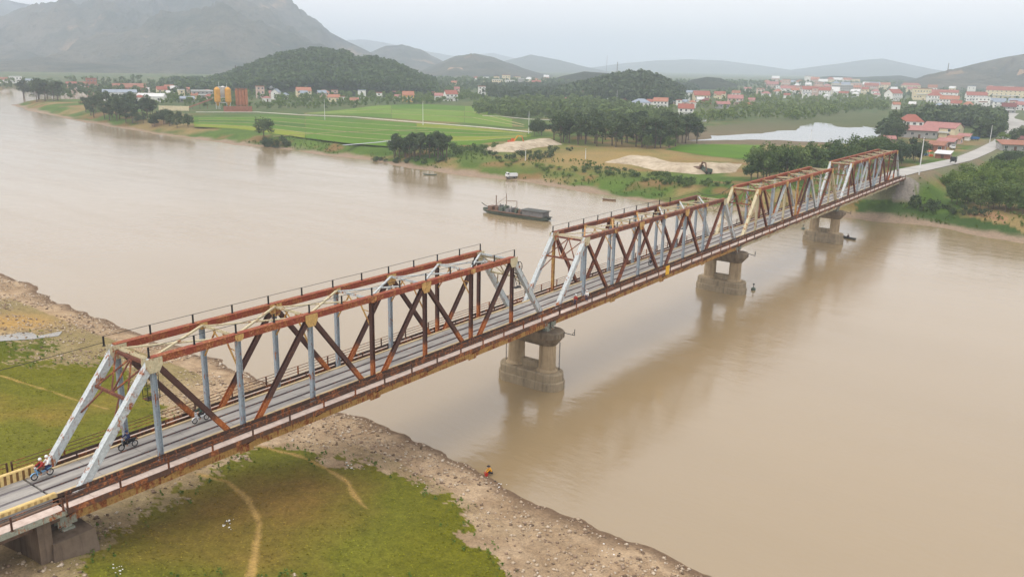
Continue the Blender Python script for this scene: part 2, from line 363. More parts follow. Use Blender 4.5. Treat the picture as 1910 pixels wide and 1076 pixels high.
def cover(x, y):
    h = heights(x, y); px, py = to_px(np.stack([x, y, h], -1))
    j = (fbm(x/2.2, y/2.2, 4, 3)-0.5); j2 = (fbm(x/2.2+50, y/2.2, 4, 4)-0.5)
    jf = fbm(x/0.55, y/0.55, 3, 6)-0.5; qx, qy = px+j*70+jf*60, py+j2*44+jf*40
    n1 = fbm(x/9, y/9, 4, 40); n2 = fbm(x/1.6, y/1.6, 3, 41); n3 = fbm(x/30, y/30, 3, 42)
    near = x < 140
    u = np.interp(y, NEAR_Y, NEAR_X)-x; v = x-np.interp(y, FAR_Y, FAR_X)
    # near bank: pebbles, pinkish on the far side, brown by the waterline
    peb = lerp(lin(166, 146, 124), lin(198, 180, 158), np.clip((n2-0.25)*2, 0, 1))
    peb = lerp(peb, lin(160, 142, 120), np.clip((n1-0.5)*5, 0, 1)*0.6)
    peb = lerp(peb, lin(136, 130, 84), np.clip((n3-0.52)*8, 0, 1)*(u > 6)*0.7)
    peb = lerp(peb, lin(112, 94, 80), np.clip(1.2-h/(0.22+0.3*n1), 0, 1)*0.85)
    C = peb*np.array([1.02, 1.08, 1.36])
    lawn = in_poly(qx, qy, LAWN); lawn2 = in_poly(qx, qy, LAWN_L); kn = in_poly(qx, qy, KNOLL_G)
    g_dry = lerp(lin(124, 112, 62), lin(142, 122, 76), n2); g_mid = lerp(lin(106, 114, 44), lin(122, 130, 56), n2); g_fresh = lerp(lin(100, 108, 30), lin(118, 124, 42), n2)
    # the lawn is dry in the middle, fresh at its rim
    cx = np.exp(-(((px-560)/170)**2+((py-945)/85)**2)*1.2)
    cx2 = np.exp(-(((px-330)/120)**2+((py-960)/60)**2))*0.45
    dry = np.clip(cx+cx2+(n1-0.5)*1.6, 0, 1)
    fr = np.clip(1-np.clip(cx*2.2+cx2, 0, 1)+(n1-0.5)*1.2, 0, 1)*np.clip(np.maximum((px-640)/160, (520-px)/500*(py < 900)), 0, 1)
    L = lerp(lerp(g_mid, g_dry, dry), g_fresh, np.clip(fr, 0, 1))
    C = np.where(lawn[:, None], L, C)
    L2 = lerp(lerp(g_mid, lin(150, 134, 76), np.clip((n1-0.45)*4+(py-760)/200, 0, 1)*0.8), g_fresh, np.clip((n3-0.35)*3-(py-720)/120, 0, 1))
    C = np.where(lawn2[:, None], L2, C); C = np.where(kn[:, None], lerp(g_fresh, lin(66, 96, 36), n1), C)
    # sandy scarp behind the puddle
    sc = np.exp(-(((px-30)/70)**2+((py-600)/14)**2)); C = lerp(C, lin(190, 164, 120), np.clip(sc*1.3+(n2-0.5)*0.5*(sc > 0.1), 0, 1))
    for pts, wd in PATH_W:
        d = dist_line(x, y, pts); C = lerp(C, lin(186, 164, 118), np.clip((wd*1.35-d+(n2-0.5)*0.5)/0.4, 0, 1)*0.92)
    # far bank: mud strip at the water, rough grass, ochre meadow, flat land
    mud = lerp(lin(168, 146, 124), lin(188, 166, 142), n2); gr = lerp(lin(82, 112, 44), lin(110, 138, 58), np.clip(n1*1.4-0.2, 0, 1))
    och = lerp(lin(158, 140, 88), lin(172, 150, 104), n2)
    F = lerp(gr, och, np.clip((n3-0.5)*6+(n1-0.5)*2, 0, 1))
    F = lerp(F, lin(160, 124, 84), np.clip((fbm(x/13, y/13, 3, 77)-0.6)*9, 0, 1)*0.8)
    mead = np.exp(-(((px-1130)/150)**2+((py-296)/22)**2)); F = lerp(F, lerp(och, lin(186, 158, 96), n1), np.clip(mead*1.3, 0, 1))
    dark = in_poly(px+j*60, py+j2*20, [(1600, 372), (1700, 385), (1910, 430), (1980, 470), (1700, 412), (1590, 400)])
    F = np.where(dark[:, None], lerp(lin(66, 92, 44), lin(84, 110, 52), n1), F)
    bare = in_poly(px+j*40, py+j2*10, [(1790, 392), (1840, 394), (1890, 410), (1900, 418), (1830, 406)]); F = np.where(bare[:, None], lin(188, 150, 112), F)
    pondb = in_poly(px+j*30, py+j2*8, [(1270, 240), (1420, 226), (1560, 205), (1640, 212), (1660, 262), (1500, 272), (1260, 268)]); F = np.where(pondb[:, None], lerp(lin(150, 132, 108), lin(126, 116, 90), n1), F)
    F = lerp(F, mud, np.clip((7+(n1-0.5)*9-v)/3, 0, 1))
    ry, rz = road_line(x); rd = np.abs(y-ry); F = lerp(F, lin(150, 140, 118), np.clip((10-rd)/4, 0, 1)*(x > 262)*0.7)
    dist = np.hypot(x-CAM[0], y-CAM[1]); F = lerp(F, lerp(lin(78, 100, 56), lin(112, 124, 80), n1), np.clip((dist-520)/200, 0, 1)*np.where(v > 60, 1.0, 0.0)*0.85)
    C = C*np.array([1.42, 1.24, 0.86]); st = ((x > 263) & (x < 273+j*4) & (y < 0.5) & (y > -5+j*5)); F = np.where(st[:, None], lerp(lin(150, 142, 132), lin(176, 168, 158), n2), F)
    C = np.where(near[:, None], C, F)
    C = lerp(C, np.broadcast_to(lin(120, 100, 76), C.shape), np.clip(-h/0.4, 0, 1))
    return C*np.where(near[:, None], 0.56, 0.62), (lawn | lawn2 | kn) & near, near & ~(lawn | lawn2 | kn) & (h > 0.05)
PATH_W = [(world_line(p), wd) for p, wd in PATHS]

fov = rad(66)/2
ang = np.concatenate([np.linspace(-rad(80), -fov, 24, endpoint=False), np.linspace(-fov, fov, 520, endpoint=False), np.linspace(fov, rad(80), 25)])
rr = [22.0]
while rr[-1] < 14000: rr.append(rr[-1]*(1.012 if rr[-1] < 60 else 1.0043 if rr[-1] < 150 else 1.0072 if rr[-1] < 900 else 1.045))
rr = np.array(rr); A, Rr = np.meshgrid(YAW-ang, rr)
gx = (CAM[0]+Rr*np.cos(A)).ravel(); gy = (CAM[1]+Rr*np.sin(A)).ravel(); gh = heights(gx, gy)
gc, _, _ = cover(gx, gy)
na, nr = len(ang), len(rr); I = np.arange(na*nr).reshape(nr, na)
Fq = np.stack([I[:-1, :-1], I[:-1, 1:], I[1:, 1:], I[1:, :-1]], -1).reshape(-1, 4)[:, ::-1]
nb = NB('ground'); at = nb.n('ShaderNodeAttribute', attribute_name='cover'); v = nb.world()
n1 = nb.noise(v, 1.3, 6, 0.75); n2 = nb.noise(v, 5.0, 5, 0.75)
c = nb.mix(1.0, at.outputs['Color'], nb.ramp(n1, [(0.25, (0.62, 0.62, 0.62, 1)), (0.5, (1, 1, 1, 1)), (0.75, (1.32, 1.3, 1.26, 1))]), 'MULTIPLY')
c = nb.mix(1.0, c, nb.ramp(n2, [(0.3, (0.66, 0.66, 0.66, 1)), (0.7, (1.3, 1.3, 1.28, 1))]), 'MULTIPLY')
nb.done(c, 0.95, nb.math('ADD', n1, n2), 0.5, 0.12, 0.1)
me = np_mesh('ground', np.stack([gx, gy, gh], -1), Fq, 'ground', True); set_col(me, 'cover', gc)
tag(link('ground', me), kind='structure')

# ------------------------------------------------------------------ water
def water_mat(name, c, wave=1.0, rough=0.06):
    nb = NB(name); v = nb.world(); big = nb.noise(nb.world((0.010, 0.004, 1)), 1.0, 3)
    cc = nb.ramp(big, [(0.3, tuple(x*0.9 for x in c[:3])+(1,)), (0.7, c)])
    a = nb.noise(nb.world((1.0, 0.45, 1)), 1.3, 4, 0.6); b = nb.noise(nb.world((1.0, 0.6, 1)), 0.28, 3, 0.5)
    hgt = nb.math('ADD', nb.math('MULTIPLY', a, 0.5), b)
    patch = nb.noise(v, 0.03, 3); st = nb.math('MULTIPLY', nb.step(patch, 0.3, 0.7), 0.10*wave)
    strk = nb.noise(nb.world((0.09, 0.012, 1)), 1.0, 5, 0.65); eddy = nb.noise(v, 0.22, 5, 0.7)
    rg = nb.math('ADD', rough*0.8, nb.math('MULTIPLY', nb.step(nb.math('ADD', nb.math('MULTIPLY', strk, 0.7), nb.math('MULTIPLY', eddy, 0.3)), 0.36, 0.70), rough*0.7))
    cc = nb.mix(nb.math('MULTIPLY', nb.step(strk, 0.4, 0.75), 0.12), cc, tuple(x*0.80 for x in c[:3])+(1,))
    m = nb.done(cc, rg, None); nb.b.inputs['IOR'].default_value = 1.75; nb.b.inputs['Specular IOR Level'].default_value = 0.5
    o = nb.n('ShaderNodeBump'); o.inputs['Distance'].default_value = 0.5; nb.l(hgt, o.inputs['Height'])
    nb.l(nb.math('ADD', st, 0.05*wave), o.inputs['Strength']); nb.l(o.outputs[0], nb.b.inputs['Normal'])
water_mat('river_water', (0.298, 0.220, 0.120, 1), 1.0, 0.14)
water_mat('pond_water', (0.22, 0.20, 0.16, 1), 0.35, 0.03)
tag(MB().add([(-60, -700, 0), (1200, -700, 0), (1200, 1700, 0), (-60, 1700, 0)], [(0, 1, 2, 3)]).build('river', 'river_water'), kind='structure')
def sheet(name, pts, z, mat, kind='structure', thick=0.0):
    b = MB(); P = [(*p, z) for p in pts]; n = len(P)
    a = sum(P[i][0]*P[(i+1) % n][1]-P[(i+1) % n][0]*P[i][1] for i in range(n))
    if a < 0: P = P[::-1]
    if thick: b.add(P+[(p[0], p[1], z-thick) for p in P], [tuple(range(n)), tuple(range(2*n-1, n-1, -1))]+[(i, n+i, n+(i+1) % n, (i+1) % n) for i in range(n)])
    else: b.add(P, [tuple(range(n))])
    return tag(b.build(name, mat), kind=kind)
def wobble(P, amp, seed):
    out_ = []; n = len(P)
    for i in range(n):
        for t in np.linspace(0, 1, 7)[:-1]:
            x, y = P[i][0]*(1-t)+P[(i+1) % n][0]*t, P[i][1]*(1-t)+P[(i+1) % n][1]*t
            out_.append((x+(vnoise(np.array([x/9]), np.array([y/9]), seed)[0]-0.5)*amp, y+(vnoise(np.array([x/9]), np.array([y/9]), seed+1)[0]-0.5)*amp))
    return out_
def poly_interp0(line, x): return float(np.interp(x, [p[0] for p in line], [p[1] for p in line]))
def px_flat(pts, z): return [tuple(at_z(x, y, z)[:2]) for x, y in pts]
PZ = FLAT+0.06
sheet('pond', wobble(px_flat([(1290, 262), (1330, 254), (1420, 249), (1490, 241), (1525, 229), (1548, 231), (1555, 236), (1590, 239), (1620, 236), (1633, 240), (1637, 262), (1600, 268), (1500, 264), (1400, 262)], PZ), 12, 3), PZ, 'pond_water')
sheet('pond', px_flat([(1235, 225), (1300, 222), (1330, 225), (1300, 229)], PZ), PZ, 'pond_water')
_b = MB(); _n = 46
for i in range(_n):
    x = -60+176*i/(_n-1); yu = poly_interp0([(-60, 634), (0, 627), (40, 620), (62, 621), (70, 627), (116, 618)], x); yl = poly_interp0([(-60, 640), (0, 637), (60, 633), (110, 627), (116, 619)], x)
    for j in range(5):
        q = G(x, yu+(yl-yu)*j/4); _b.v.append((q.x, q.y, q.z+0.07))
_b.f = [(i*5+j, i*5+j+1, (i+1)*5+j+1, (i+1)*5+j) for i in range(_n-1) for j in range(4)]
tag(_b.build('puddle', 'pond_water', smooth=True), kind='structure')

# ------------------------------------------------------------------ rice fields
def paddy_mat(name, c1, c2, c3):
    nb = NB(name); n = nb.noise(nb.world((0.05, 0.02, 1)), 1.0, 5, 0.6); f = nb.noise(nb.world(), 1.1, 4, 0.7); g = nb.noise(nb.world((0.5, 0.06, 1)), 1.0, 3)
    c = nb.ramp(n, [(0.3, c1), (0.55, c2), (0.8, c3)]); c = nb.mix(nb.math('MULTIPLY', nb.step(g, 0.45, 0.7), 0.4), c, c1)
    nb.done(nb.mix(nb.math('MULTIPLY', nb.step(f, 0.4, 0.75), 0.3), c, c3), 0.85, f, 0.5, 0.2, 0.15)
paddy_mat('rice_bright', srgb(64, 98, 0), srgb(76, 112, 0), srgb(94, 124, 10))
paddy_mat('rice_pale', srgb(84, 112, 22), srgb(98, 126, 32), srgb(112, 134, 46))
plain('dike_earth', srgb(164, 152, 110), 0.95, 0.3, 0.3)
plain('path_concrete', srgb(200, 194, 180), 0.9, 0.15, 0.3)
paddy_mat('rice_yellow', srgb(104, 116, 14), srgb(118, 130, 24), srgb(130, 138, 44)); paddy_mat('rice_deep', srgb(52, 84, 2), srgb(62, 98, 4), srgb(80, 110, 16))
def poly_interp(line, x): xs = [p[0] for p in line]; ys = [p[1] for p in line]; return float(np.interp(x, xs, ys))
def strips(top, bot, cuts, mat, vcuts, zz):
    x0, x1 = top[0][0], top[-1][0]
    for (a, b) in cuts:
        for (s, e) in vcuts:
            xs = np.linspace(x0+(x1-x0)*s, x0+(x1-x0)*e, 9)
            la = [(x, poly_interp(top, x)*(1-a)+poly_interp(bot, x)*a) for x in xs]; lb = [(x, poly_interp(top, x)*(1-b)+poly_interp(bot, x)*b) for x in xs[::-1]]
            sheet('rice_field', px_flat(la+lb, zz), zz, random.choice([mat, mat, 'rice_deep' if mat == 'rice_bright' else 'rice_pale', 'rice_yellow' if mat == 'rice_bright' else 'rice_bright']))
top1 = [(362, 216), (520, 213), (700, 224), (860, 235), (990, 249)]; bot1 = [(362, 237), (450, 241), (560, 257), (650, 268), (740, 275), (880, 271), (990, 256)]
strips(top1, bot1, [(0.02, 0.16), (0.17, 0.35), (0.36, 0.53), (0.545, 0.74), (0.75, 0.99)], 'rice_bright', [(0, 0.329), (0.331, 0.659), (0.661, 1)], FLAT+0.08)
top2 = [(560, 212), (640, 205), (700, 197), (790, 194), (880, 198), (985, 232)]; bot2 = [(560, 213), (640, 215), (700, 219), (790, 226), (880, 231), (985, 241)]
strips(top2, bot2, [(0.02, 0.31), (0.33, 0.63), (0.65, 0.97)], 'rice_pale', [(0.03, 0.4), (0.402, 0.72), (0.722, 0.93)], FLAT+0.08)
sheet('rice_field', px_flat([(1240, 279), (1272, 271), (1330, 269), (1415, 271), (1424, 280), (1400, 296), (1330, 292)], FLAT+0.08), FLAT+0.08, 'rice_bright')
DIKES = []
def ribbon(name, pts, width, z, mat, thick=0.4):
    P = [Vector(at_z(x, y, z)) for x, y in pts]; L = []; Rt = []
    for i, p in enumerate(P):
        d = (P[min(i+1, len(P)-1)]-P[max(i-1, 0)]); n = Vector((-d.y, d.x, 0)).normalized()*width/2; L.append((p+n)[:2]); Rt.append((p-n)[:2])
    return sheet(name, L+Rt[::-1], z, mat, thick=thick)
for tp, bt, cs in ((top1, bot1, (0.165, 0.355, 0.5375, 0.745)), (top2, bot2, (0.32, 0.64))):
    for c in cs:
        xs = np.linspace(tp[0][0]+8, tp[-1][0]-8, 14); ribbon('dike', [(x, poly_interp(tp, x)*(1-c)+poly_interp(bt, x)*c) for x in xs], 1.1, FLAT+0.2, 'dike_earth', 0.2)
ribbon('path', [(365, 209), (480, 209), (560, 214), (660, 218), (780, 228), (900, 237), (990, 246)], 2.4, FLAT+0.35, 'path_concrete')
ribbon('path', [(900, 216), (935, 217), (985, 222), (1060, 225)], 2.4, FLAT+0.3, 'path_concrete')
ribbon('path', [(510, 254), (620, 247), (720, 243), (800, 242)], 0.7, FLAT+0.3, 'dike_earth')
ribbon('irrigation_ditch', [(640, 271), (700, 266), (735, 262)], 2.5, FLAT+0.14, 'pond_water', 0.0)

# ------------------------------------------------------------------ far road
xs = np.concatenate([np.linspace(268.9, 480, 40), np.linspace(490, 1000, 40)]); ys, zs = road_line(xs)
dy = np.gradient(ys, xs); b = MB(); vs = []
for x, y, z, d in zip(xs, ys, zs, dy):
    wd = 4.2 if x > 300 else 3.2+(x-268)/32
    vs += [(x+d*wd, y-wd, z+0.05), (x-d*wd, y+wd, z+0.05)]
n = len(xs); b.add(vs, [(2*i, 2*i+2, 2*i+3, 2*i+1) for i in range(n-1)])
tag(b.build('road', 'road_concrete'), kind='structure')
sheet('road', px_flat([(1868, 221), (1880, 218), (1950, 236), (1950, 246), (1890, 229)], 5.1), 5.1, 'road_concrete')

# ------------------------------------------------------------------ hills (real ridges standing behind the plain)
def hill_mat(name, a, b_, scar, sc_amt=0.6, s=0.01):
    nb = NB(name); v = nb.world(); n = nb.noise(v, s, 7, 0.65); f = nb.noise(v, s*9, 5, 0.7); k = nb.noise(nb.world((1, 1, 1.6)), s*0.9, 5, 0.65)
    c = nb.ramp(n, [(0.35, a), (0.65, b_)]); c = nb.mix(nb.math('MULTIPLY', nb.step(f, 0.45, 0.7), 0.6), c, tuple(x*0.5 for x in a[:3])+(1,))
    c = nb.mix(nb.math('MULTIPLY', nb.step(k, sc_amt, sc_amt+0.12), 0.55), c, scar)
    nb.done(c, 0.95, nb.math('ADD', nb.math('MULTIPLY', n, 2.0), f), 1.0, 16.0, 0.05)
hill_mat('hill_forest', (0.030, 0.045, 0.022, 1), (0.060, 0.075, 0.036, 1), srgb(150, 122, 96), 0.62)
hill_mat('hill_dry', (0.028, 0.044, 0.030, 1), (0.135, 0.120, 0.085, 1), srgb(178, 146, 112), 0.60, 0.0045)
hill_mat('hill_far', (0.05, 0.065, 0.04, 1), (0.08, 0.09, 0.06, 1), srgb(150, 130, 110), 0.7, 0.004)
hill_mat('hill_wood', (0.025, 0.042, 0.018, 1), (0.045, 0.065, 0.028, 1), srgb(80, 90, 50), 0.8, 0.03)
plain('cut_slope', srgb(172, 142, 114), 0.95, 0.2, 0.03)
def ridge(name, line, D, depth, mat, rough=0.25, seed=0, ns=130, nt_=46):
    """a hill whose crest passes through 'line' (photograph pixels) at ground distance D; it falls off in front and behind over 'depth' metres"""
    xs = np.array([p[0] for p in line], float); ys = np.array([p[1] for p in line], float)
    s = np.linspace(xs[0], xs[-1], ns); yy = np.interp(s, xs, ys)
    V = np.zeros((ns, nt_, 3)); tt = np.linspace(-1, 1, nt_)
    for i in range(ns):
        p = at_depth(s[i], yy[i], D); dirv = np.array([p[0]-CAM[0], p[1]-CAM[1]]); dirv /= np.linalg.norm(dirv)
        hgt = max(p[2]-FLAT, 0.5); ta = np.abs(tt)
        e = (fbm(np.full(nt_, s[i]/46), tt*1.5+seed, 3, seed)-0.5)*depth*0.5*(1-ta)*(ta > 0.03)
        V[i, :, 0] = p[0]+dirv[0]*(tt*depth+e); V[i, :, 1] = p[1]+dirv[1]*(tt*depth+e); V[i, :, 2] = hgt*(1-ta)**0.85
    X, Y = V[..., 0], V[..., 1]
    nz = fbm(X/(depth*0.28), Y/(depth*0.28), 5, seed+3)-0.5; nz = nz-0.55*(np.abs(fbm(X/(depth*0.16), Y/(depth*0.16), 4, seed+9)-0.5)*2-0.2)
    T = np.abs(tt)[None, :]
    V[..., 2] = FLAT-2+np.maximum(V[..., 2]*(1+nz*rough*5*np.clip(T*3, 0.0, 1)*(1-T*0.4)), 0)+nz*V[..., 2]*0.05
    Ii = np.arange(ns*nt_).reshape(ns, nt_)
    Fh = np.stack([Ii[:-1, :-1], Ii[1:, :-1], Ii[1:, 1:], Ii[:-1, 1:]], -1).reshape(-1, 4)
    me = np_mesh(name, V.reshape(-1, 3), Fh, mat, True); o = link(name, me); tag(o, kind='structure'); return V
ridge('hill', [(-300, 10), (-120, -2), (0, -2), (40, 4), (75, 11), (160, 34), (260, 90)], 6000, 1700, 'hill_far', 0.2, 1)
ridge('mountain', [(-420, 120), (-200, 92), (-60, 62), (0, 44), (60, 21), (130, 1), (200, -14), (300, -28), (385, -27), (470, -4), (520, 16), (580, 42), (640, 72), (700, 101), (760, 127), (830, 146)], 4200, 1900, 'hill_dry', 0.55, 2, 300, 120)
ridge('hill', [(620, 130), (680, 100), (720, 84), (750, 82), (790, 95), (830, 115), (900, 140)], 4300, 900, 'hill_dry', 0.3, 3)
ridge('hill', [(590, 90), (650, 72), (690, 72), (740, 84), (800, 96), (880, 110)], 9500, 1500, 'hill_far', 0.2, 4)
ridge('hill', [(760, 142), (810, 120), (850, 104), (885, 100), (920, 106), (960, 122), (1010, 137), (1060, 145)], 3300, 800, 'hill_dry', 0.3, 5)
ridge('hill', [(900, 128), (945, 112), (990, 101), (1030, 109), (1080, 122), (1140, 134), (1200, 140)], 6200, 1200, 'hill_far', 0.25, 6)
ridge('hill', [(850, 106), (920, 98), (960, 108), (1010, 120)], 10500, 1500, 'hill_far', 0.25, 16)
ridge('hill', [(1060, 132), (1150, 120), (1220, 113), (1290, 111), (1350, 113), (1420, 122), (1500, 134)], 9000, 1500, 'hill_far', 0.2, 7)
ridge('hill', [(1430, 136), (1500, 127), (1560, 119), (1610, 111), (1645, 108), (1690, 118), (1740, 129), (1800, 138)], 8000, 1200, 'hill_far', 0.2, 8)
ridge('hill', [(1440, 152), (1490, 147), (1550, 141), (1600, 143), (1680, 140), (1720, 148)], 3600, 600, 'hill_forest', 0.2, 9)
ridge('hill', [(1640, 162), (1690, 150), (1740, 137), (1800, 123), (1850, 111), (1910, 98), (2000, 84), (2100, 84), (2250, 110)], 3000, 780, 'hill_dry', 0.3, 10, 170, 70)
ridge('hill', [(1010, 152), (1050, 140), (1090, 132), (1130, 135), (1170, 148)], 2000, 350, 'hill_forest', 0.25, 11)
ridge('hill', [(1265, 160), (1290, 147), (1320, 142), (1345, 144), (1375, 158)], 1900, 220, 'hill_forest', 0.2, 12)
WOODHILL = ridge('hill', [(330, 172), (390, 160), (440, 142), (480, 126), (520, 111), (570, 102), (600, 100), (640, 105), (668, 117), (700, 117), (730, 124), (770, 143), (815, 160)], 1330, 330, 'hill_wood', 0.12, 13)
WOODHILL2 = ridge('hill', [(1040, 176), (1090, 163), (1130, 153), (1170, 147), (1205, 145), (1240, 160), (1275, 178)], 1120, 190, 'hill_wood', 0.12, 14)
# bare cut faces of the quarries: terraced rock faces standing in the hillsides
def quarry(px, py, wpx, hpx, D):
    p = at_depth(px, py, D); k = D/FOC; W_, H_ = wpx*k, hpx*k; b = MB(); rings = []
    for j in range(7):
        t = j/6; rg = []
        for i in range(15):
            a = i/14*2-1; rr_ = (1-t*0.75)*(0.85+0.3*vnoise(np.array([i*0.9]), np.array([j*1.3]), 8)[0])
            rg.append((a*W_/2*rr_, (t*0.5+0.25*a*a)*H_+vnoise(np.array([i*0.7]), np.array([j*1.1]), 5)[0]*H_*0.2, t**1.15*H_))
        rings.append(rg)
    for j in range(6):
        b.loft([rings[j]+rings[j][::-1][:0], rings[j+1]], False); b.f.pop()
    o = b.build('quarry_face', 'cut_slope', None, (p[0], p[1], p[2]), (0, 0, math.atan2(p[1]-CAM[1], p[0]-CAM[0])-math.pi/2)); tag(o, kind='structure')
for q in ((850, 150, 84, 22, 2700), (1902, 152, 22, 18, 2500)): quarry(*q)

# ------------------------------------------------------------------ the hazy air over the whole valley
nb = NB('haze_air'); nb.t.nodes.remove(nb.b); vol = nb.n('ShaderNodeVolumePrincipled')
vol.inputs['Color'].default_value = (0.78, 0.88, 1.0, 1); vol.inputs['Density'].default_value = 0.00021; vol.inputs['Anisotropy'].default_value = 0.0
nb.l(vol.outputs[0], nb.t.nodes['Material Output'].inputs['Volume'])
tag(MB().box((4500, 4000, 247), (27000, 27000, 506)).build('haze', 'haze_air'), 'pale blue haze hanging over the whole valley', 'haze', kind='stuff')
# ------------------------------------------------------------------ the bridge
P_, HT, WB, GAP = 8.25, 10.62, 5.45, 1.17
SL = 8*P_+GAP
DECK, WALK = 1.9, 1.62          # road surface and side walkway above the bottom chord
SPAN_LAB = ['nearest rusty truss span of the bridge, motorbikes riding in it', 'second truss span from the camera, with a yellow square board on its walkway',
            'third truss span from the camera, cream end posts and rust-red top', 'farthest truss span of the bridge, meeting the white road on the far bank']
LOOK = [  # (near verticals 1..7, far verticals 1..7, diagonals, end posts, top chord, bottom chord)
    (['steel_blue']*3+['steel_brown']*4, ['steel_blue']*5+['steel_brown']*2, ['steel_brown']*6, 'steel_pale', 'steel_red', 'steel_ochre'),
    (['steel_blue']*7, ['steel_ochre']+['steel_blue']*6, ['steel_redbrown']*6, 'steel_pale', 'steel_redbrown', 'steel_ochre'),
    (['steel_cream', 'steel_blue', 'steel_cream', 'steel_ochre', 'steel_blue', 'steel_pale', 'steel_cream'], ['steel_pale', 'steel_blue', 'steel_redbrown', 'steel_pale', 'steel_cream', 'steel_blue', 'steel_pale'], ['steel_redbrown', 'steel_pale', 'steel_redbrown', 'steel_brown', 'steel_pale', 'steel_redbrown'], 'steel_cream', 'steel_red', 'steel_cream'),
    (['steel_redbrown', 'steel_blue', 'steel_pale', 'steel_blue', 'steel_redbrown', 'steel_redbrown', 'steel_brown'], ['steel_blue', 'steel_pale', 'steel_blue', 'steel_redbrown', 'steel_blue', 'steel_redbrown', 'steel_redbrown'], ['steel_redbrown', 'steel_pale', 'steel_redbrown', 'steel_blue', 'steel_redbrown', 'steel_brown'], 'steel_pale', 'steel_red', 'steel_cream')]
post_me = {}
def post(parent, x, y, z, h, mat='steel_rail', wd=0.12):
    k = (h, mat, wd)
    if k not in post_me: post_me[k] = MB().hbeam((0, 0, 0), (0, 0, h), wd, wd, 0.025, (1, 0, 0)).box((0, 0, 0.02), (wd*1.9, wd*1.9, 0.04)).mesh('post', mat)
    return link('post', post_me[k], parent, (x, y, z))
def rail_run(span, y, z, x0, x1, zs, step, h, mat='steel_rail', r=0.036):
    b = MB()
    for q in zs: b.tube((x0, y, z+q), (x1, y, z+q), r, 6)
    o = b.build('railing', mat, span); n = max(1, round((x1-x0)/step))
    for i in range(n+1): post(o, x0+(x1-x0)*i/n, y, z, h, mat)
    return o
slab_cache = {}
def slab(parent, name, x0, x1, y0, y1, z1, th, mat):
    k = (round(x1-x0, 3), round(y1-y0, 3), th, mat)
    if k not in slab_cache: slab_cache[k] = MB().box((0, 0, -th/2), (k[0], k[1], th)).mesh(name, mat)
    return link(name, slab_cache[k], parent, ((x0+x1)/2, (y0+y1)/2, z1))
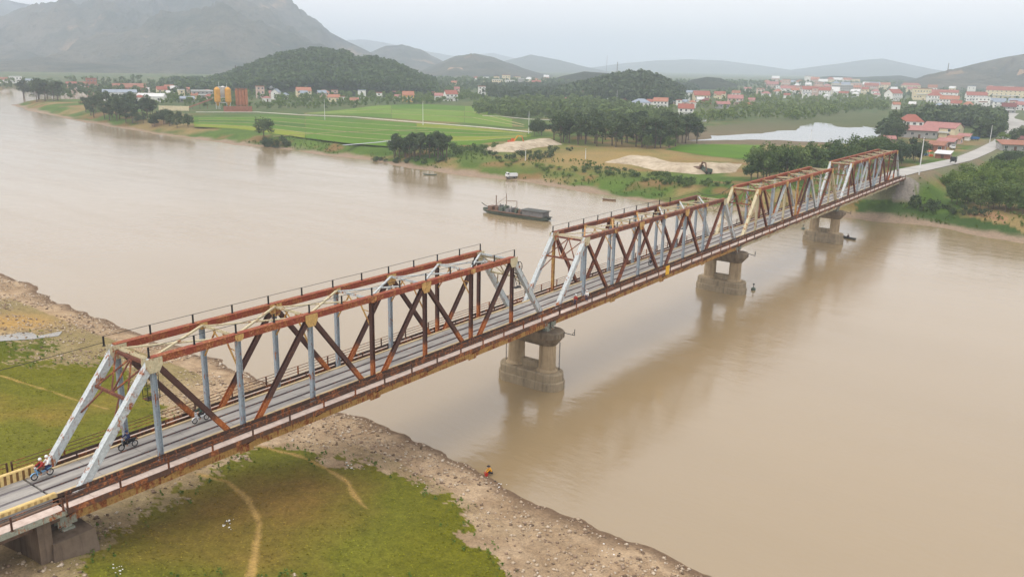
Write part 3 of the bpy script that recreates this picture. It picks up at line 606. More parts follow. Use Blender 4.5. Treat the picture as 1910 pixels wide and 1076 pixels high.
def truss_span(i):
    vn, vf, dg_, ep, tc, bc = LOOK[i]
    s = empty('truss_span', (i*SL, 0, ZC), 0, SPAN_LAB[i], 'bridge span', 'spans of the truss bridge')
    T = lambda k, y: Vector((k*P_, y, HT)); B = lambda k, y: Vector((k*P_, y, 0))
    for side, y in ((0, 0.0), (1, WB)):
        MB().beam((P_-0.2, y, HT), (7*P_+0.2, y, HT), 0.56, 0.5).beam((P_-0.2, y, HT+0.29), (7*P_+0.2, y, HT+0.29), 0.03, 0.66).beam((P_, y, HT-0.285), (7*P_, y, HT-0.285), 0.02, 0.62).build('top_chord', tc, s)
        MB().hbeam((-0.3, y, 0), (8*P_+0.3, y, 0), 0.66, 0.5, 0.05).beam((-0.3, y, 0.345), (8*P_+0.3, y, 0.345), 0.03, 0.6).build('bottom_chord', bc if side == 0 else 'steel_dark', s)
        for a, b in ((B(0, y), T(1, y)), (B(8, y), T(7, y))):
            e = MB().beam(a, b, 0.58, 0.5)
            d = (b-a).normalized(); nrm = Vector((d.z, 0, -d.x))*(0.31)
            for sg in (-1, 1): e.beam(a+nrm*sg, b+nrm*sg, 0.025, 0.58)
            e.build('end_post', ep, s)
        for k in range(1, 8):
            MB().hbeam((k*P_, y, 0.3), (k*P_, y, HT-0.26), 0.36, 0.42, 0.035, (1, 0, 0)).build('vertical', (vn, vf)[side][k-1], s)
        j = 0
        for a, b in ((T(1, y), B(2, y)), (B(2, y), T(3, y)), (T(3, y), B(4, y)), (B(4, y), T(5, y)), (T(5, y), B(6, y)), (B(6, y), T(7, y))):
            MB().hbeam(a, b, 0.46, 0.40, 0.04).build('diagonal', dg_[j], s); j += 1
        for k in range(1, 8):      # gusset plates at the upper joints
            big = k % 2 == 1; L, D = (1.5, 1.25) if big else (0.9, 0.62)
            for yy in (y-0.30, y+0.30):
                zt = HT+0.24; prof = [(-L/2, zt), (L/2, zt), (L/2, zt-D*0.55), (L*0.28, zt-D), (-L*0.28, zt-D), (-L/2, zt-D*0.55)]
                vs = [(k*P_+px_, yy-0.02, z) for px_, z in prof]+[(k*P_+px_, yy+0.02, z) for px_, z in prof]
                MB().add(vs, [(0, 1, 2, 3, 4, 5), (11, 10, 9, 8, 7, 6)]+[(q, 6+q, 6+(q+1) % 6, (q+1) % 6) for q in range(6)]).build('gusset_plate', 'steel_gusset' if (k not in (1, 7) or i > 1) else 'steel_cream', s)
        for k in range(0, 9):
            L, D = (1.5, 1.15) if k % 2 == 0 else (0.8, 0.7)
            for yy in (y-0.28, y+0.28): MB().box((k*P_, yy, 0.05), (L, 0.03, D)).build('gusset_plate', 'steel_green' if k in (0, 8) else bc if side == 0 else 'steel_dark', s)
        # bearings
        for k in (0, 8):
            MB().box((k*P_, y, -0.55), (0.6, 0.55, 0.4)).box((k*P_, y, -0.84), (0.95, 0.8, 0.18)).build('bearing', 'steel_green', s)
        # walkway on the outside of the truss: brackets, stringer, slabs, railings
        sg = -1 if side == 0 else 1; yi, yo = y+sg*0.62, y+sg*1.72
        for k in range(0, 9):
            MB().beam((k*P_, y+sg*0.3, WALK-0.55), (k*P_, yo, WALK-0.4), 0.12, 0.34, (0, 0, 1)).beam((k*P_, y+sg*0.3, 0.2), (k*P_, yo-sg*0.1, WALK-0.5), 0.1, 0.12, (0, 0, 1)).build('bracket', 'steel_rail', s)
        MB().hbeam((-0.55, yo+sg*0.06, WALK-0.22), (8*P_+0.55, yo+sg*0.06, WALK-0.22), 0.42, 0.16, 0.03).build('walkway_beam', 'steel_rail', s)
        for q in range(32):
            slab(s, 'walkway_slab', -0.5+q*(8*P_+1)/32+0.012, -0.5+(q+1)*(8*P_+1)/32-0.012, min(yi, yo), max(yi, yo), WALK+random.uniform(-0.012, 0.012), 0.12, 'walkway_slab')
        MB().tube((-0.55, yi+sg*0.18, WALK+0.06), (8*P_+0.55, yi+sg*0.18, WALK+0.06), 0.05, 6).build('pipe', 'steel_dark', s)
        rail_run(s, yo+sg*0.02, WALK-0.05, -0.5, 8*P_+0.5, (1.08, 0.72) if side == 0 else (1.08, 0.78, 0.45), 4.1875, 1.1)
        # guard beam between road and walkway
        gb = MB().hbeam((-0.5, y+sg*0.40, DECK+0.30), (8*P_+0.5, y+sg*0.40, DECK+0.30), 0.24, 0.14, 0.03).build('guard_beam', 'steel_dark', s)
        MB().beam((-0.5, y+sg*0.46, DECK-0.18), (8*P_+0.5, y+sg*0.46, DECK-0.18), 0.34, 0.12).build('edge_beam', 'steel_rail', s)
        for k in range(0, 17): post(gb, k*P_/2, y+sg*0.50, DECK-0.3, 0.72, 'steel_rail', 0.1)
    # floor: cross beams, stringers, road slabs with the metre-gauge track let in
    for k in range(0, 9):
        MB().hbeam((k*P_, 0.25, 0.95), (k*P_, WB-0.25, 0.95), 0.9, 0.3, 0.04, (1, 0, 0)).build('cross_beam', 'steel_dark', s)
    for y in (0.9, 2.0, 3.45, 4.55):
        MB().hbeam((-0.4, y, 1.45), (8*P_+0.4, y, 1.45), 0.42, 0.18, 0.03).build('stringer', 'steel_dark', s)
    r1, r2 = WB/2-0.84, WB/2+0.84
    for q in range(16):
        x0, x1 = -0.56+q*(8*P_+1.12)/16+0.015, -0.56+(q+1)*(8*P_+1.12)/16-0.015
        for a, b in ((0.62, r1-0.22), (r1+0.22, r2-0.22), (r2+0.22, WB-0.62)):
            slab(s, 'road_slab', x0, x1, a, b, DECK+random.uniform(-0.006, 0.006), 0.2, 'deck_asphalt')
        for a, b in ((0.36, 0.60), (WB-0.60, WB-0.36)):
            slab(s, 'kerb', x0, x1, a, b, DECK+0.10, 0.3, 'kerb_yellowed')
    for y in (r1, r2):
        MB().box((4*P_, y, DECK-0.06), (8*P_+1.1, 0.435, 0.08)).build('flangeway', 'track_dark', s)
        MB().hbeam((-0.55, y, DECK-0.02), (8*P_+0.55, y, DECK-0.02), 0.10, 0.07, 0.02).build('track_rail', 'steel_dark', s)
    # overhead: struts, knee braces, cross bracing
    bm_ = 'steel_ochre' if i < 2 else 'steel_redbrown'
    for k in range(1, 8):
        pale = 'steel_pale' if k > 3 and i == 0 else 'steel_cream'
        MB().hbeam((k*P_, 0.3, HT-0.05), (k*P_, WB-0.3, HT-0.05), 0.22, 0.2, 0.03, (1, 0, 0)).build('top_strut', pale, s)
        if 1 < k < 7:
            for y, q in ((0.22, 1), (WB-0.22, -1)):
                MB().beam((k*P_, y, HT-3.0), (k*P_, y+q*1.9, HT-0.2), 0.13, 0.11).build('knee_brace', bm_, s); MB().beam((k*P_, y, HT-1.5), (k*P_, y+q*0.9, HT-1.4), 0.07, 0.07, (0, 0, 1)).build('tie', bm_, s)
                MB().beam((k*P_, WB/2-q*0.9, HT-0.2), (k*P_, WB/2-q*0.03, HT-0.9), 0.1, 0.1).build('hanger', bm_, s)
        if k < 7:
            MB().beam((k*P_, 0.25, HT+0.02), ((k+1)*P_, WB-0.25, HT+0.02), 0.22, 0.16, (0, 0, 1)).build('lateral_brace', ('steel_cream' if i == 0 else bm_) if k < 4 or i > 1 else 'steel_pale', s)
            MB().beam((k*P_, WB-0.25, HT-0.12), ((k+1)*P_, 0.25, HT-0.12), 0.22, 0.12, (0, 0, 1)).build('lateral_brace', pale, s)
    for k, d in ((1, -1), (7, 1)):      # portal frames in the slope of the end posts
        f = lambda t: Vector((k*P_+d*P_*t, 0, HT*(1-t)))
        a, b_ = f(0.03), f(0.27); g = MB()
        q = lambda v, y: (v.x, y, v.z)
        g.beam(q(a, 0.2), q(a, WB-0.2), 0.26, 0.22, (1, 0, 0)).beam(q(b_, 0.2), q(b_, WB-0.2), 0.24, 0.2, (1, 0, 0))
        for y0, y1 in ((0.3, WB/2), (WB/2, WB-0.3)):
            g.beam(q(a, y0), q(b_, y1), 0.12, 0.12, (1, 0, 0)); g.beam(q(b_, y0), q(a, y1), 0.12, 0.12, (1, 0, 0))
        c = f(0.45); g.beam(q(c, 0.25), q(b_, 1.5), 0.11, 0.11, (1, 0, 0)); g.beam(q(c, WB-0.25), q(b_, WB-1.5), 0.11, 0.11, (1, 0, 0))
        g.beam(q(a, WB/2), q(b_, WB/2), 0.12, 0.12, (1, 0, 0)); g.build('portal_brace', 'steel_redbrown' if d < 0 else 'steel_cream', s)
    # handrails along the top chords
    if i == 0: runs = ((0.05, P_-0.2, 7*P_+0.5), (WB+0.1, P_-1.0, 7*P_+0.4))
    elif i == 1: runs = ((WB+0.1, P_-0.2, 5.6*P_), (0.05, 2.1*P_, 4*P_))
    else: runs = ()
    for y, x0, x1 in runs: rail_run(s, y, HT+0.28, x0, x1, (0.85,), 4.2, 0.87, 'black_iron', 0.026)
    # stringers' end ties seen under the deck
    for k in range(8):
        MB().beam((k*P_, 0.3, 0.05), ((k+1)*P_, WB-0.3, 0.05), 0.14, 0.12, (0, 0, 1)).build('bottom_brace', 'steel_dark', s)
    return s
spans = [truss_span(i) for i in range(4)]

# inspection ladder with a hooped cage at the joint of the two nearest spans, and one inside the second span
def cage_ladder(x, y, z, rz, lab):
    o = empty('inspection_ladder', (x, y, z), rz, lab, 'ladder')
    g = MB()
    for s_ in (-0.28, 0.28): g.tube((0, s_, 0), (1.7, s_, -3.9), 0.035)
    for k in range(12): t = k/11; g.tube((1.7*t, -0.28, -3.9*t), (1.7*t, 0.28, -3.9*t), 0.025, 5)
    g.build('ladder_rails', 'black_iron', o)
    g = MB().torus((1.45, 0, -1.1), 0.78, 0.05, 'y', 18, 6).torus((1.45, 0.5, -1.1), 0.78, 0.05, 'y', 18, 6)
    for k in range(6):
        a = k*math.pi/3; g.tube((1.45, 0.25, -1.1), (1.45+0.78*math.cos(a), 0.25, -1.1+0.78*math.sin(a)), 0.03, 5); g.tube((1.45+0.78*math.cos(a), 0, -1.1+0.78*math.sin(a)), (1.45+0.78*math.cos(a), 0.5, -1.1+0.78*math.sin(a)), 0.025, 5)
    g.build('safety_cage', 'black_iron', o)
    g = MB().tube((1.0, 0.25, -2.0), (1.0, 0.25, -3.7), 0.04).tube((2.0, 0.25, -2.0), (2.0, 0.25, -3.7), 0.04).box((1.5, 0.25, -3.8), (1.2, 0.6, 0.08)).tube((0.2, 0, -0.3), (1.4, 0, -0.35), 0.05)
    g.build('bracket', 'black_iron', o)
cage_ladder(7*P_+0.45, 0.35, ZC+HT-0.4, 0, 'black hooped inspection ladder at the far end of the nearest span')
cage_ladder(SL+6.1*P_, WB-0.5, ZC+HT-1.6, 0, 'black hooped inspection ladder inside the second span')
o = empty('hanging_platform', (P_+0.7, 2.4, ZC+HT-1.0), 0, 'dark hanging lattice platform behind the nearest portal', 'platform')
g = MB()
for a in (0, 1.1):
    for b_ in (0, 0.8): g.tube((a, b_, 0), (a, b_, -3.4), 0.03, 5)
for k in range(4): z = -0.5-k*0.9; g.tube((0, 0, z), (1.1, 0.8, z), 0.022, 5).tube((1.1, 0, z), (0, 0.8, z), 0.022, 5).tube((0, 0, z), (1.1, 0, z), 0.022, 5).tube((0, 0.8, z), (1.1, 0.8, z), 0.022, 5)
g.build('hanger', 'black_iron', o); MB().box((0.55, 0.4, -3.42), (1.2, 0.9, 0.05)).beam((-0.2, 0.4, 0.1), (1.3, 0.4, 0.1), 0.15, 0.15).build('platform_floor', 'steel_dark', o)

# ------------------------------------------------------------------ piers
def stadium(L, Wd, n=18):
    r = Wd/2; pts = []
    for i in range(n+1): a = math.pi*i/n; pts.append((r*math.cos(a), L/2-r+r*math.sin(a)))
    for i in range(n+1): a = math.pi+math.pi*i/n; pts.append((r*math.cos(a), -L/2+r+r*math.sin(a)))
    return pts
def stad_block(b, cy, lev):
    b.loft([[(x, y+cy, z) for x, y in stadium(L, Wd)] for L, Wd, z in lev]); return b
PIER_LAB = ['concrete river pier nearest the camera, with chain ladders', 'middle concrete river pier, grey buoy beside it', 'farthest concrete river pier, near the far bank']
for i in range(3):
    x = (i+1)*SL-GAP/2
    o = empty('bridge_pier', (x, 0, 0), 0, PIER_LAB[i], 'bridge pier', 'piers of the truss bridge')
    c = WB/2
    stad_block(MB(), c, [(10.6, 4.3, -3), (10.6, 4.3, 1.1), (10.4, 4.1, 1.25)]).build('footing', 'pier_base', o)
    stad_block(MB(), c, [(10.2, 3.9, 1.2), (10.2, 3.9, 2.25), (9.9, 3.6, 2.45)]).build('plinth', 'pier_base', o)
    for y in (0.05, WB-0.05):
        MB().lathe((0, y, 2.3), [(1.55, 0), (1.5, 0.25), (1.22, 0.5), (1.18, 3.9), (1.3, 4.2)], 24).build('column', 'pier_concrete', o, smooth=False)
    MB().box((0, c, 2.9), (1.0, WB-2.2, 1.0)).build('web_wall', 'pier_base', o)
    stad_block(MB(), c, [(8.0, 2.6, 6.3), (9.6, 3.6, 7.3), (9.9, 3.8, 7.5), (9.9, 3.8, 8.25), (9.7, 3.6, 8.37)]).build('cap', 'cap_concrete', o)
    for k in range(11):      # stained ribs round the nose of the cap
        a = math.pi+math.pi*k/10; MB().box((1.92*math.cos(a), c-4.95+1.9+1.92*math.sin(a), 7.85), (0.16, 0.16, 0.72), a).build('rib', 'cap_concrete', o)
    MB().beam((0.6, -2.2, 8.2), (1.9, -3.1, 7.7), 0.1, 0.1).tube((1.9, -3.1, 7.7), (1.9, -3.1, 8.6), 0.05).tube((1.6, -2.9, 7.9), (1.9, -3.1, 8.2), 0.04).build('arm', 'black_iron', o)
    if i == 0:
        for (cx, cy) in ((-0.4, WB+1.5), (0.95, -1.35)):
            g = MB()
            for k in range(22): z = 2.5+k*0.19; g.torus((cx, cy, z), 0.09, 0.028, 'x' if k % 2 else 'y', 8, 5)
            g.build('chain', 'black_iron', o)
# near support and its pedestal blocks
o = empty('abutment', (0, 0, 4.6), 0, 'weathered concrete abutment blocks under the near end of the bridge', 'abutment')
def block(b, c, d, tap=0.25):
    x, y, z = d[0]/2, d[1]/2, d[2]; b.loft([[(c[0]-x-tap, c[1]-y-tap, c[2]), (c[0]+x+tap, c[1]-y-tap, c[2]), (c[0]+x+tap, c[1]+y+tap, c[2]), (c[0]-x-tap, c[1]+y+tap, c[2])], [(c[0]-x, c[1]-y, c[2]+z), (c[0]+x, c[1]-y, c[2]+z), (c[0]+x, c[1]+y, c[2]+z), (c[0]-x, c[1]+y, c[2]+z)]]); return b
block(MB(), (-0.2, 0.1, -1.2), (3.2, 3.4, 4.95), 0.4).build('pedestal', 'abutment', o)
block(MB(), (0.3, WB, -1.2), (2.6, 2.4, 4.95)).build('pedestal', 'abutment', o)
MB().box((0.0, WB/2, 2.6), (1.4, WB-2.4, 1.2)).build('cross_wall', 'abutment', o)
MB().box((-2.2, WB/2, 2.3), (1.0, 8.2, 6.6)).build('back_wall', 'abutment', o)
for y in (-1.0, 0.6): MB().box((1.55, y, 1.6), (0.14, 0.34, 3.6)).build('rib', 'pier_concrete', o)
o = empty('abutment', (4*SL, 0, 4), 0, 'stone-faced abutment under the far end of the bridge', 'abutment')
MB().box((1.6, WB/2, 2.0), (4.0, 8.4, 9.0)).build('wall', 'embankment_stone', o)
g = MB(); rings = []
for t, r in ((0, 9.5), (0.55, 5.0), (1, 1.2)): rings.append([(1.5+r*math.cos(a)*0.9, -1.6+r*math.sin(a), -3.2+t*9.6) for a in np.linspace(0, 2*math.pi, 20, endpoint=False)])


# ------------------------------------------------------------------ near approach: road, walkway, striped barriers
o = empty('approach_span', (-0.7, 0, ZC), 0, 'short approach deck leading onto the bridge at the lower left corner', 'bridge deck')
for q in range(4):
    x0, x1 = -(q+1)*4.6+0.015, -q*4.6-0.015
    slab(o, 'road_slab', x0, x1, 0.1, WB/2-1.01, DECK, 0.4, 'deck_asphalt'); slab(o, 'road_slab', x0, x1, WB/2-0.67, WB/2+0.67, DECK, 0.4, 'deck_asphalt'); slab(o, 'road_slab', x0, x1, WB/2+1.01, WB-0.1, DECK, 0.4, 'deck_asphalt')
    slab(o, 'walkway_slab', x0, x1, -1.72, -0.62, WALK, 0.14, 'walkway_slab'); slab(o, 'walkway_slab', x0, x1, WB+0.62, WB+1.72, WALK, 0.14, 'walkway_slab')
for y in (WB/2-0.84, WB/2+0.84):
    MB().box((-9.2, y, DECK-0.1), (18.4, 0.335, 0.1)).build('flangeway', 'track_dark', o)
for y in (-0.55, WB+0.55): MB().box((-9.2, y, 1.0), (18.4, 0.25, 1.5)).build('side_beam', 'track_plank', o)
for sg, y in ((-1, -1.80), (1, WB+1.80)):
    MB().hbeam((-18.4, y, WALK-0.3), (-0.03, y, WALK-0.22), 0.4, 0.16, 0.03).build('walkway_beam', 'steel_green', o)
    rail_run(o, y, WALK-0.05, -18.4, -0.15, (1.08, 0.72), 3.65, 1.1)
def barrier(y, lab, x0, x1, h, bar='black_paint'):
    o = empty('striped_barrier', ((x0+x1)/2, y, ZC+DECK), 0, lab, 'barrier', 'striped barriers at the bridge mouth')
    L = x1-x0; prof = [(-0.22, 0), (0.22, 0), (0.17, h-0.06), (0.12, h), (-0.12, h), (-0.17, h-0.06)]
    b = MB(); b.loft([[(xx, yy, z) for yy, z in prof] for xx in (-L/2, L/2)]); b.build('barrier_body', 'yellow_paint', o)
    n = int(L/0.46)
    for k in range(n):      # slanting painted bars, thin raised strips of paint
        xx = -L/2+0.23+k*0.46
        for sg in (-1, 1):
            yb, yt = sg*0.226, sg*(0.226-0.05*(h-0.1)/h)
            vs = [(xx-0.1, yb, 0.02), (xx+0.1, yb, 0.02), (xx+0.14, yt, h-0.1), (xx-0.06, yt, h-0.1)]
            MB().add(vs, [(0, 1, 2, 3) if sg < 0 else (3, 2, 1, 0)]).build('painted_bar', bar, o)
barrier(WB-0.3, 'yellow and black striped concrete barrier on the far edge of the approach', -10.5, 0.35, 0.85)
barrier(0.28, 'yellow and black striped concrete barrier on the near edge of the approach', -10.5, -0.4, 0.34, 'faded_paint')

# yellow board hung on the walkway railing, buoys, wires
o = empty('navigation_board', (at_z(1243, 503, ZC+WALK+0.4)[0], -1.86, ZC+WALK+0.35), 0, 'square yellow board on the outer railing of the second span', 'sign')
MB().box((0, 0, 0), (1.3, 0.06, 1.5)).build('panel', 'sign_yellow', o); MB().box((-0.4, 0.07, 0), (0.08, 0.08, 1.6)).box((0.4, 0.07, 0), (0.08, 0.08, 1.6)).build('bracket', 'steel_rail', o)
def wire(p0, p1, sag, r, name, lab):
    p0, p1 = Vector(p0), Vector(p1); pts = []
    for k in range(17): t = k/16; q = p0.lerp(p1, t); q.z -= sag*4*t*(1-t); pts.append(q)
    tag(MB().path(pts, r, 5).build(name, 'black_iron'), lab, 'cable', 'cables along the bridge')
wire((P_-0.9, WB+0.1, ZC+HT+0.6), (-60, 20, 17), 0.8, 0.028, 'power_cable', 'thin black cable running left from the top of the nearest span')
wire((SL+7*P_, WB, ZC+HT+0.9), (2*SL+P_, WB, ZC+HT+0.6), 1.4, 0.05, 'power_cable', 'sagging pale cable between second and third span tops')
wire((SL+4.4*P_, WB+0.2, ZC+HT+1.1), (SL+7*P_, WB+0.1, ZC+HT+0.9), 0.2, 0.03, 'power_cable', 'thin cable above the far top chord of the second span')
# ------------------------------------------------------------------ vegetation
def leaf_mat(name, c1, c2, c3):
    nb = NB(name); oi = nb.n('ShaderNodeObjectInfo'); at = nb.n('ShaderNodeAttribute', attribute_name='tint')
    n = nb.noise(nb.world(), 0.35, 3, 0.6)
    f = nb.math('ADD', nb.math('MULTIPLY', n, 0.55), nb.math('ADD', nb.math('MULTIPLY', nb.math('SUBTRACT', oi.outputs['Random'], 0.25), 0.42), nb.math('MULTIPLY', at.outputs['Fac'], 0.45)))
    c = nb.ramp(f, [(0.25, c1), (0.55, c2), (0.9, c3)]); nb.done(c, 0.75, None, spec=0.2)
    tr = nb.n('ShaderNodeBsdfTranslucent'); nb.l(c, tr.inputs[0]); ms = nb.n('ShaderNodeMixShader'); ms.inputs[0].default_value = 0.22
    nb.l(nb.b.outputs[0], ms.inputs[1]); nb.l(tr.outputs[0], ms.inputs[2]); nb.l(ms.outputs[0], nb.t.nodes['Material Output'].inputs['Surface'])
leaf_mat('leaf_dark', (0.034, 0.058, 0.026, 1), (0.062, 0.096, 0.040, 1), (0.105, 0.145, 0.060, 1))
leaf_mat('leaf_mid', (0.045, 0.080, 0.024, 1), (0.082, 0.132, 0.038, 1), (0.14, 0.195, 0.06, 1))
leaf_mat('leaf_bright', (0.060, 0.105, 0.018, 1), (0.115, 0.18, 0.03, 1), (0.19, 0.25, 0.055, 1))
leaf_mat('leaf_dry', (0.075, 0.075, 0.035, 1), (0.12, 0.11, 0.05, 1), (0.17, 0.15, 0.08, 1))
plain('bark', srgb(104, 92, 78), 0.95, 0.35, 3)
def leaves(rng, centres, radii, n, size, tall=1.0):
    """leaf-sized quads scattered on and in clumps; returns vertices, quads, tint per vertex"""
    k = len(centres); idx = rng.integers(0, k, n); d = rng.normal(size=(n, 3)); d /= np.linalg.norm(d, axis=1)[:, None]
    p = centres[idx]+d*(radii[idx]*(rng.random(n)**0.35))[:, None]*np.array([1, 1, tall])
    nr = d+rng.normal(size=(n, 3))*0.7; nr /= np.linalg.norm(nr, axis=1)[:, None]
    a = np.cross(nr, rng.normal(size=(n, 3))); a /= np.linalg.norm(a, axis=1)[:, None]; b = np.cross(nr, a)
    s = size*(0.6+0.8*rng.random(n))[:, None]
    V = np.stack([p-a*s-b*s*0.5, p+a*s*0.3-b*s*0.6, p+a*s+b*s*0.4, p-a*s*0.2+b*s*0.6], 1).reshape(-1, 3)
    ct = rng.random(k); t = np.repeat(np.clip(ct[idx]*0.7+rng.random(n)*0.3, 0, 1), 4)
    return V, np.arange(4*n).reshape(-1, 4), t
def crown_mesh(seed, kind, n=1000):
    rng = np.random.default_rng(seed)
    if kind == 'slender': k = 15; z = rng.random(k)*0.58+0.36; r = 0.20*np.sin(np.clip((z-0.25)/0.75, 0, 1)*2.6+0.35)+0.03; rad_ = 0.085+0.05*rng.random(k); size = 0.026; m = 'leaf_dark'
    elif kind == 'broad': k = 18; z = rng.random(k)*0.56+0.34; r = 0.36*np.sin(np.clip((z-0.2)/0.8, 0, 1)*2.7+0.3); rad_ = 0.12+0.07*rng.random(k); size = 0.032; m = 'leaf_mid'
    elif kind == 'bush': k = 14; z = rng.random(k)*0.66+0.16; r = 0.62*(1-0.55*z); rad_ = 0.20+0.10*rng.random(k); size = 0.048; m = 'leaf_bright'
    elif kind == 'scrub': k = 9; z = rng.random(k)*0.6+0.15; r = 0.7*(1-0.4*z); rad_ = 0.2+0.12*rng.random(k); size = 0.065; m = 'leaf_mid'
    a = rng.random(k)*6.283; q = np.sqrt(rng.random(k)); C = np.stack([r*q*np.cos(a), r*q*np.sin(a), z], -1)
    V, F, t = leaves(rng, C, rad_, n, size); V[:, 2] = np.clip(V[:, 2], 0.01, None)
    me = np_mesh('crown', V, F, m); set_col(me, 'tint', np.stack([t, t, t], -1))
    b = MB(); th = 0.9 if kind in ('slender', 'broad') else 0.5
    b.tube((0, 0, -0.05), (0.012, 0.006, 0.4*th), 0.022, 7, 0.014).tube((0.012, 0.006, 0.4*th), (0, 0.01, 0.85*th), 0.014, 6, 0.004)
    for j in range(5): c = C[j]; b.tube((0.005, 0.005, (0.22+0.05*j)*th), tuple(c), 0.009, 5, 0.003)
    return me, b.mesh('trunk', 'bark')
CR = {k: [crown_mesh(100+10*j+i, k, n) for i in range(v)] for j, (k, v, n) in enumerate((('slender', 6, 1000), ('broad', 6, 1300), ('bush', 5, 900), ('scrub', 4, 420)))}
CR_alt = {}
def recol(me, mat):
    if (me.name, mat) not in CR_alt: m2 = me.copy(); m2.materials[0] = MATS[mat]; CR_alt[(me.name, mat)] = m2
    return CR_alt[(me.name, mat)]
def tree(kind, p, h, lab, group, mat=None, wide=1.0, name='tree', cat='tree'):
    cr, tr = CR[kind][random.randrange(len(CR[kind]))]
    if mat: cr = recol(cr, mat)
    o = empty(name, (p[0], p[1], p[2]-0.15), random.uniform(0, 6.28), lab, cat, group)
    o.scale = (h*wide*random.uniform(0.9, 1.15), h*wide*random.uniform(0.9, 1.15), h)
    link('crown', cr, o); link('trunk', tr, o); return o
def px_scatter(poly, n, mind, seed):
    """n spots inside a photograph outline, laid on the ground, at least mind metres apart"""
    rng = random.Random(seed); xs = [p[0] for p in poly]; ys = [p[1] for p in poly]; out_ = []; tries = 0
    while len(out_) < n and tries < n*40:
        tries += 1; x, y = rng.uniform(min(xs), max(xs)), rng.uniform(min(ys), max(ys))
        if not in_poly(np.array([x]), np.array([y]), poly)[0]: continue
        p = G(x, y)
        if all((p.x-q.x)**2+(p.y-q.y)**2 > mind*mind for q in out_): out_.append(p)
    return out_
ORD = ['leftmost', 'second', 'third', 'fourth', 'fifth', 'sixth', 'seventh', 'eighth', 'ninth', 'tenth', 'eleventh', 'twelfth', 'thirteenth', 'fourteenth', 'fifteenth', 'sixteenth']
def clump(kind, poly, n, mind, h0, h1, lab, group, mat=None, seed=1, wide=1.0, name='tree', cat='tree'):
    rng = random.Random(seed); S_ = px_scatter(poly, n, mind, seed); S_.sort(key=lambda p: float(to_px(np.array(p))[0])); m = len(S_)
    for i, p in enumerate(S_):
        if m <= 16: l2 = lab+', '+(ORD[i] if i < m-1 else 'rightmost')+('' if i in (0, m-1) else ' from left')
        else: l2 = lab+', '+('left part', 'middle part', 'right part')[i*3//m]
        tree(kind, p, rng.uniform(h0, h1), l2, group, mat, wide, name, cat)
clump('slender', [(42, 184), (112, 186), (108, 191), (44, 190)], 9, 4, 15, 19, 'tall dark tree in the clump at the far-left river point', 'trees on the river point', seed=2, wide=1.5)
clump('slender', [(140, 206), (190, 203), (290, 214), (285, 226), (230, 234), (150, 216)], 26, 4, 11, 15, 'slender dark tree in the long riverbank grove at far left', 'riverbank grove at far left', seed=3, wide=1.35)
clump('broad', [(250, 232), (300, 226), (358, 228), (360, 240), (300, 241)], 15, 4, 7, 9.5, 'low dark tree in the clump beside the rice fields\' left edge', 'low clump left of the rice fields', 'leaf_dark', 4)
tree('broad', G(492, 258), 11.5, 'lone round dark tree on the riverbank before the rice fields', None, 'leaf_dark', 1.15)
clump('bush', [(455, 268), (535, 268), (530, 277), (460, 276)], 6, 3, 3.5, 5, 'dark bush beneath the lone round riverbank tree', 'bushes under the lone tree', 'leaf_dark', 5, name='bush', cat='bush')
clump('slender', [(735, 289), (835, 286), (838, 297), (735, 299)], 22, 2.2, 8.5, 11, 'dark slender tree in the square clump on the far riverbank', 'square clump on the far bank', seed=6, wide=1.25)
clump('scrub', [(690, 297), (850, 300), (850, 306), (700, 305)], 14, 2.5, 1.6, 3, 'dark scrub at the foot of the square riverbank clump', 'scrub below the square clump', 'leaf_dark', 7, 1.2, 'bush', 'bush')
clump('scrub', [(845, 276), (905, 272), (935, 268), (920, 284), (850, 292)], 12, 3, 2.5, 4.5, 'round green bush between the square clump and the sand heap', 'bushes left of the sand heap', 'leaf_mid', 8, 1.0, 'bush', 'bush')
clump('scrub', [(905, 290), (980, 287), (1060, 280), (1080, 288), (1000, 300), (910, 300)], 16, 3, 2, 4, 'dark green bush below the sand heap with the excavator', 'bushes below the sand heap', 'leaf_dark', 9, 1.1, 'bush', 'bush')
clump('broad', [(990, 248), (1015, 247), (1015, 254), (990, 254)], 4, 3, 8, 10, 'round dark tree at the right end of the rice fields', 'trees at the end of the rice fields', 'leaf_dark', 10)
clump('slender', [(1025, 258), (1090, 252), (1290, 248), (1305, 268), (1240, 278), (1120, 274), (1035, 268)], 62, 4, 11.5, 15.5, 'tall dark tree in the thick strip behind the ochre meadow', 'tall strip behind the meadow', seed=11, wide=1.25)
clump('broad', [(1190, 268), (1250, 272), (1250, 280), (1200, 279)], 6, 3, 6, 9, 'lighter leafy tree at the meadow edge of the tall strip', 'leafy trees at the meadow edge', 'leaf_mid', 12)
clump('scrub', [(1080, 310), (1180, 318), (1300, 338), (1370, 348), (1330, 356), (1200, 340), (1090, 325)], 34, 3, 1.2, 3, 'low green bush on the bank below the long sand heap', 'bushes on the bank below the long sand heap', 'leaf_mid', 13, 1.2, 'bush', 'bush')
clump('scrub', [(930, 300), (1080, 316), (1060, 330), (950, 318)], 12, 3, 1.0, 2.2, 'low grassy bush on the sloping far bank left of the bridge', 'low bushes on the sloping bank', 'leaf_bright', 33, 1.3, 'bush', 'bush')
clump('broad', [(1385, 336), (1440, 328), (1520, 322), (1530, 330), (1470, 342), (1390, 345)], 13, 3.5, 10, 14, 'big leafy tree behind the third bridge span', 'trees behind the third span', 'leaf_mid', 14)
clump('broad', [(1525, 312), (1600, 306), (1650, 304), (1650, 312), (1540, 322)], 11, 3.5, 9, 13, 'leafy tree behind the farthest bridge span', 'trees behind the farthest span', 'leaf_mid', 15)
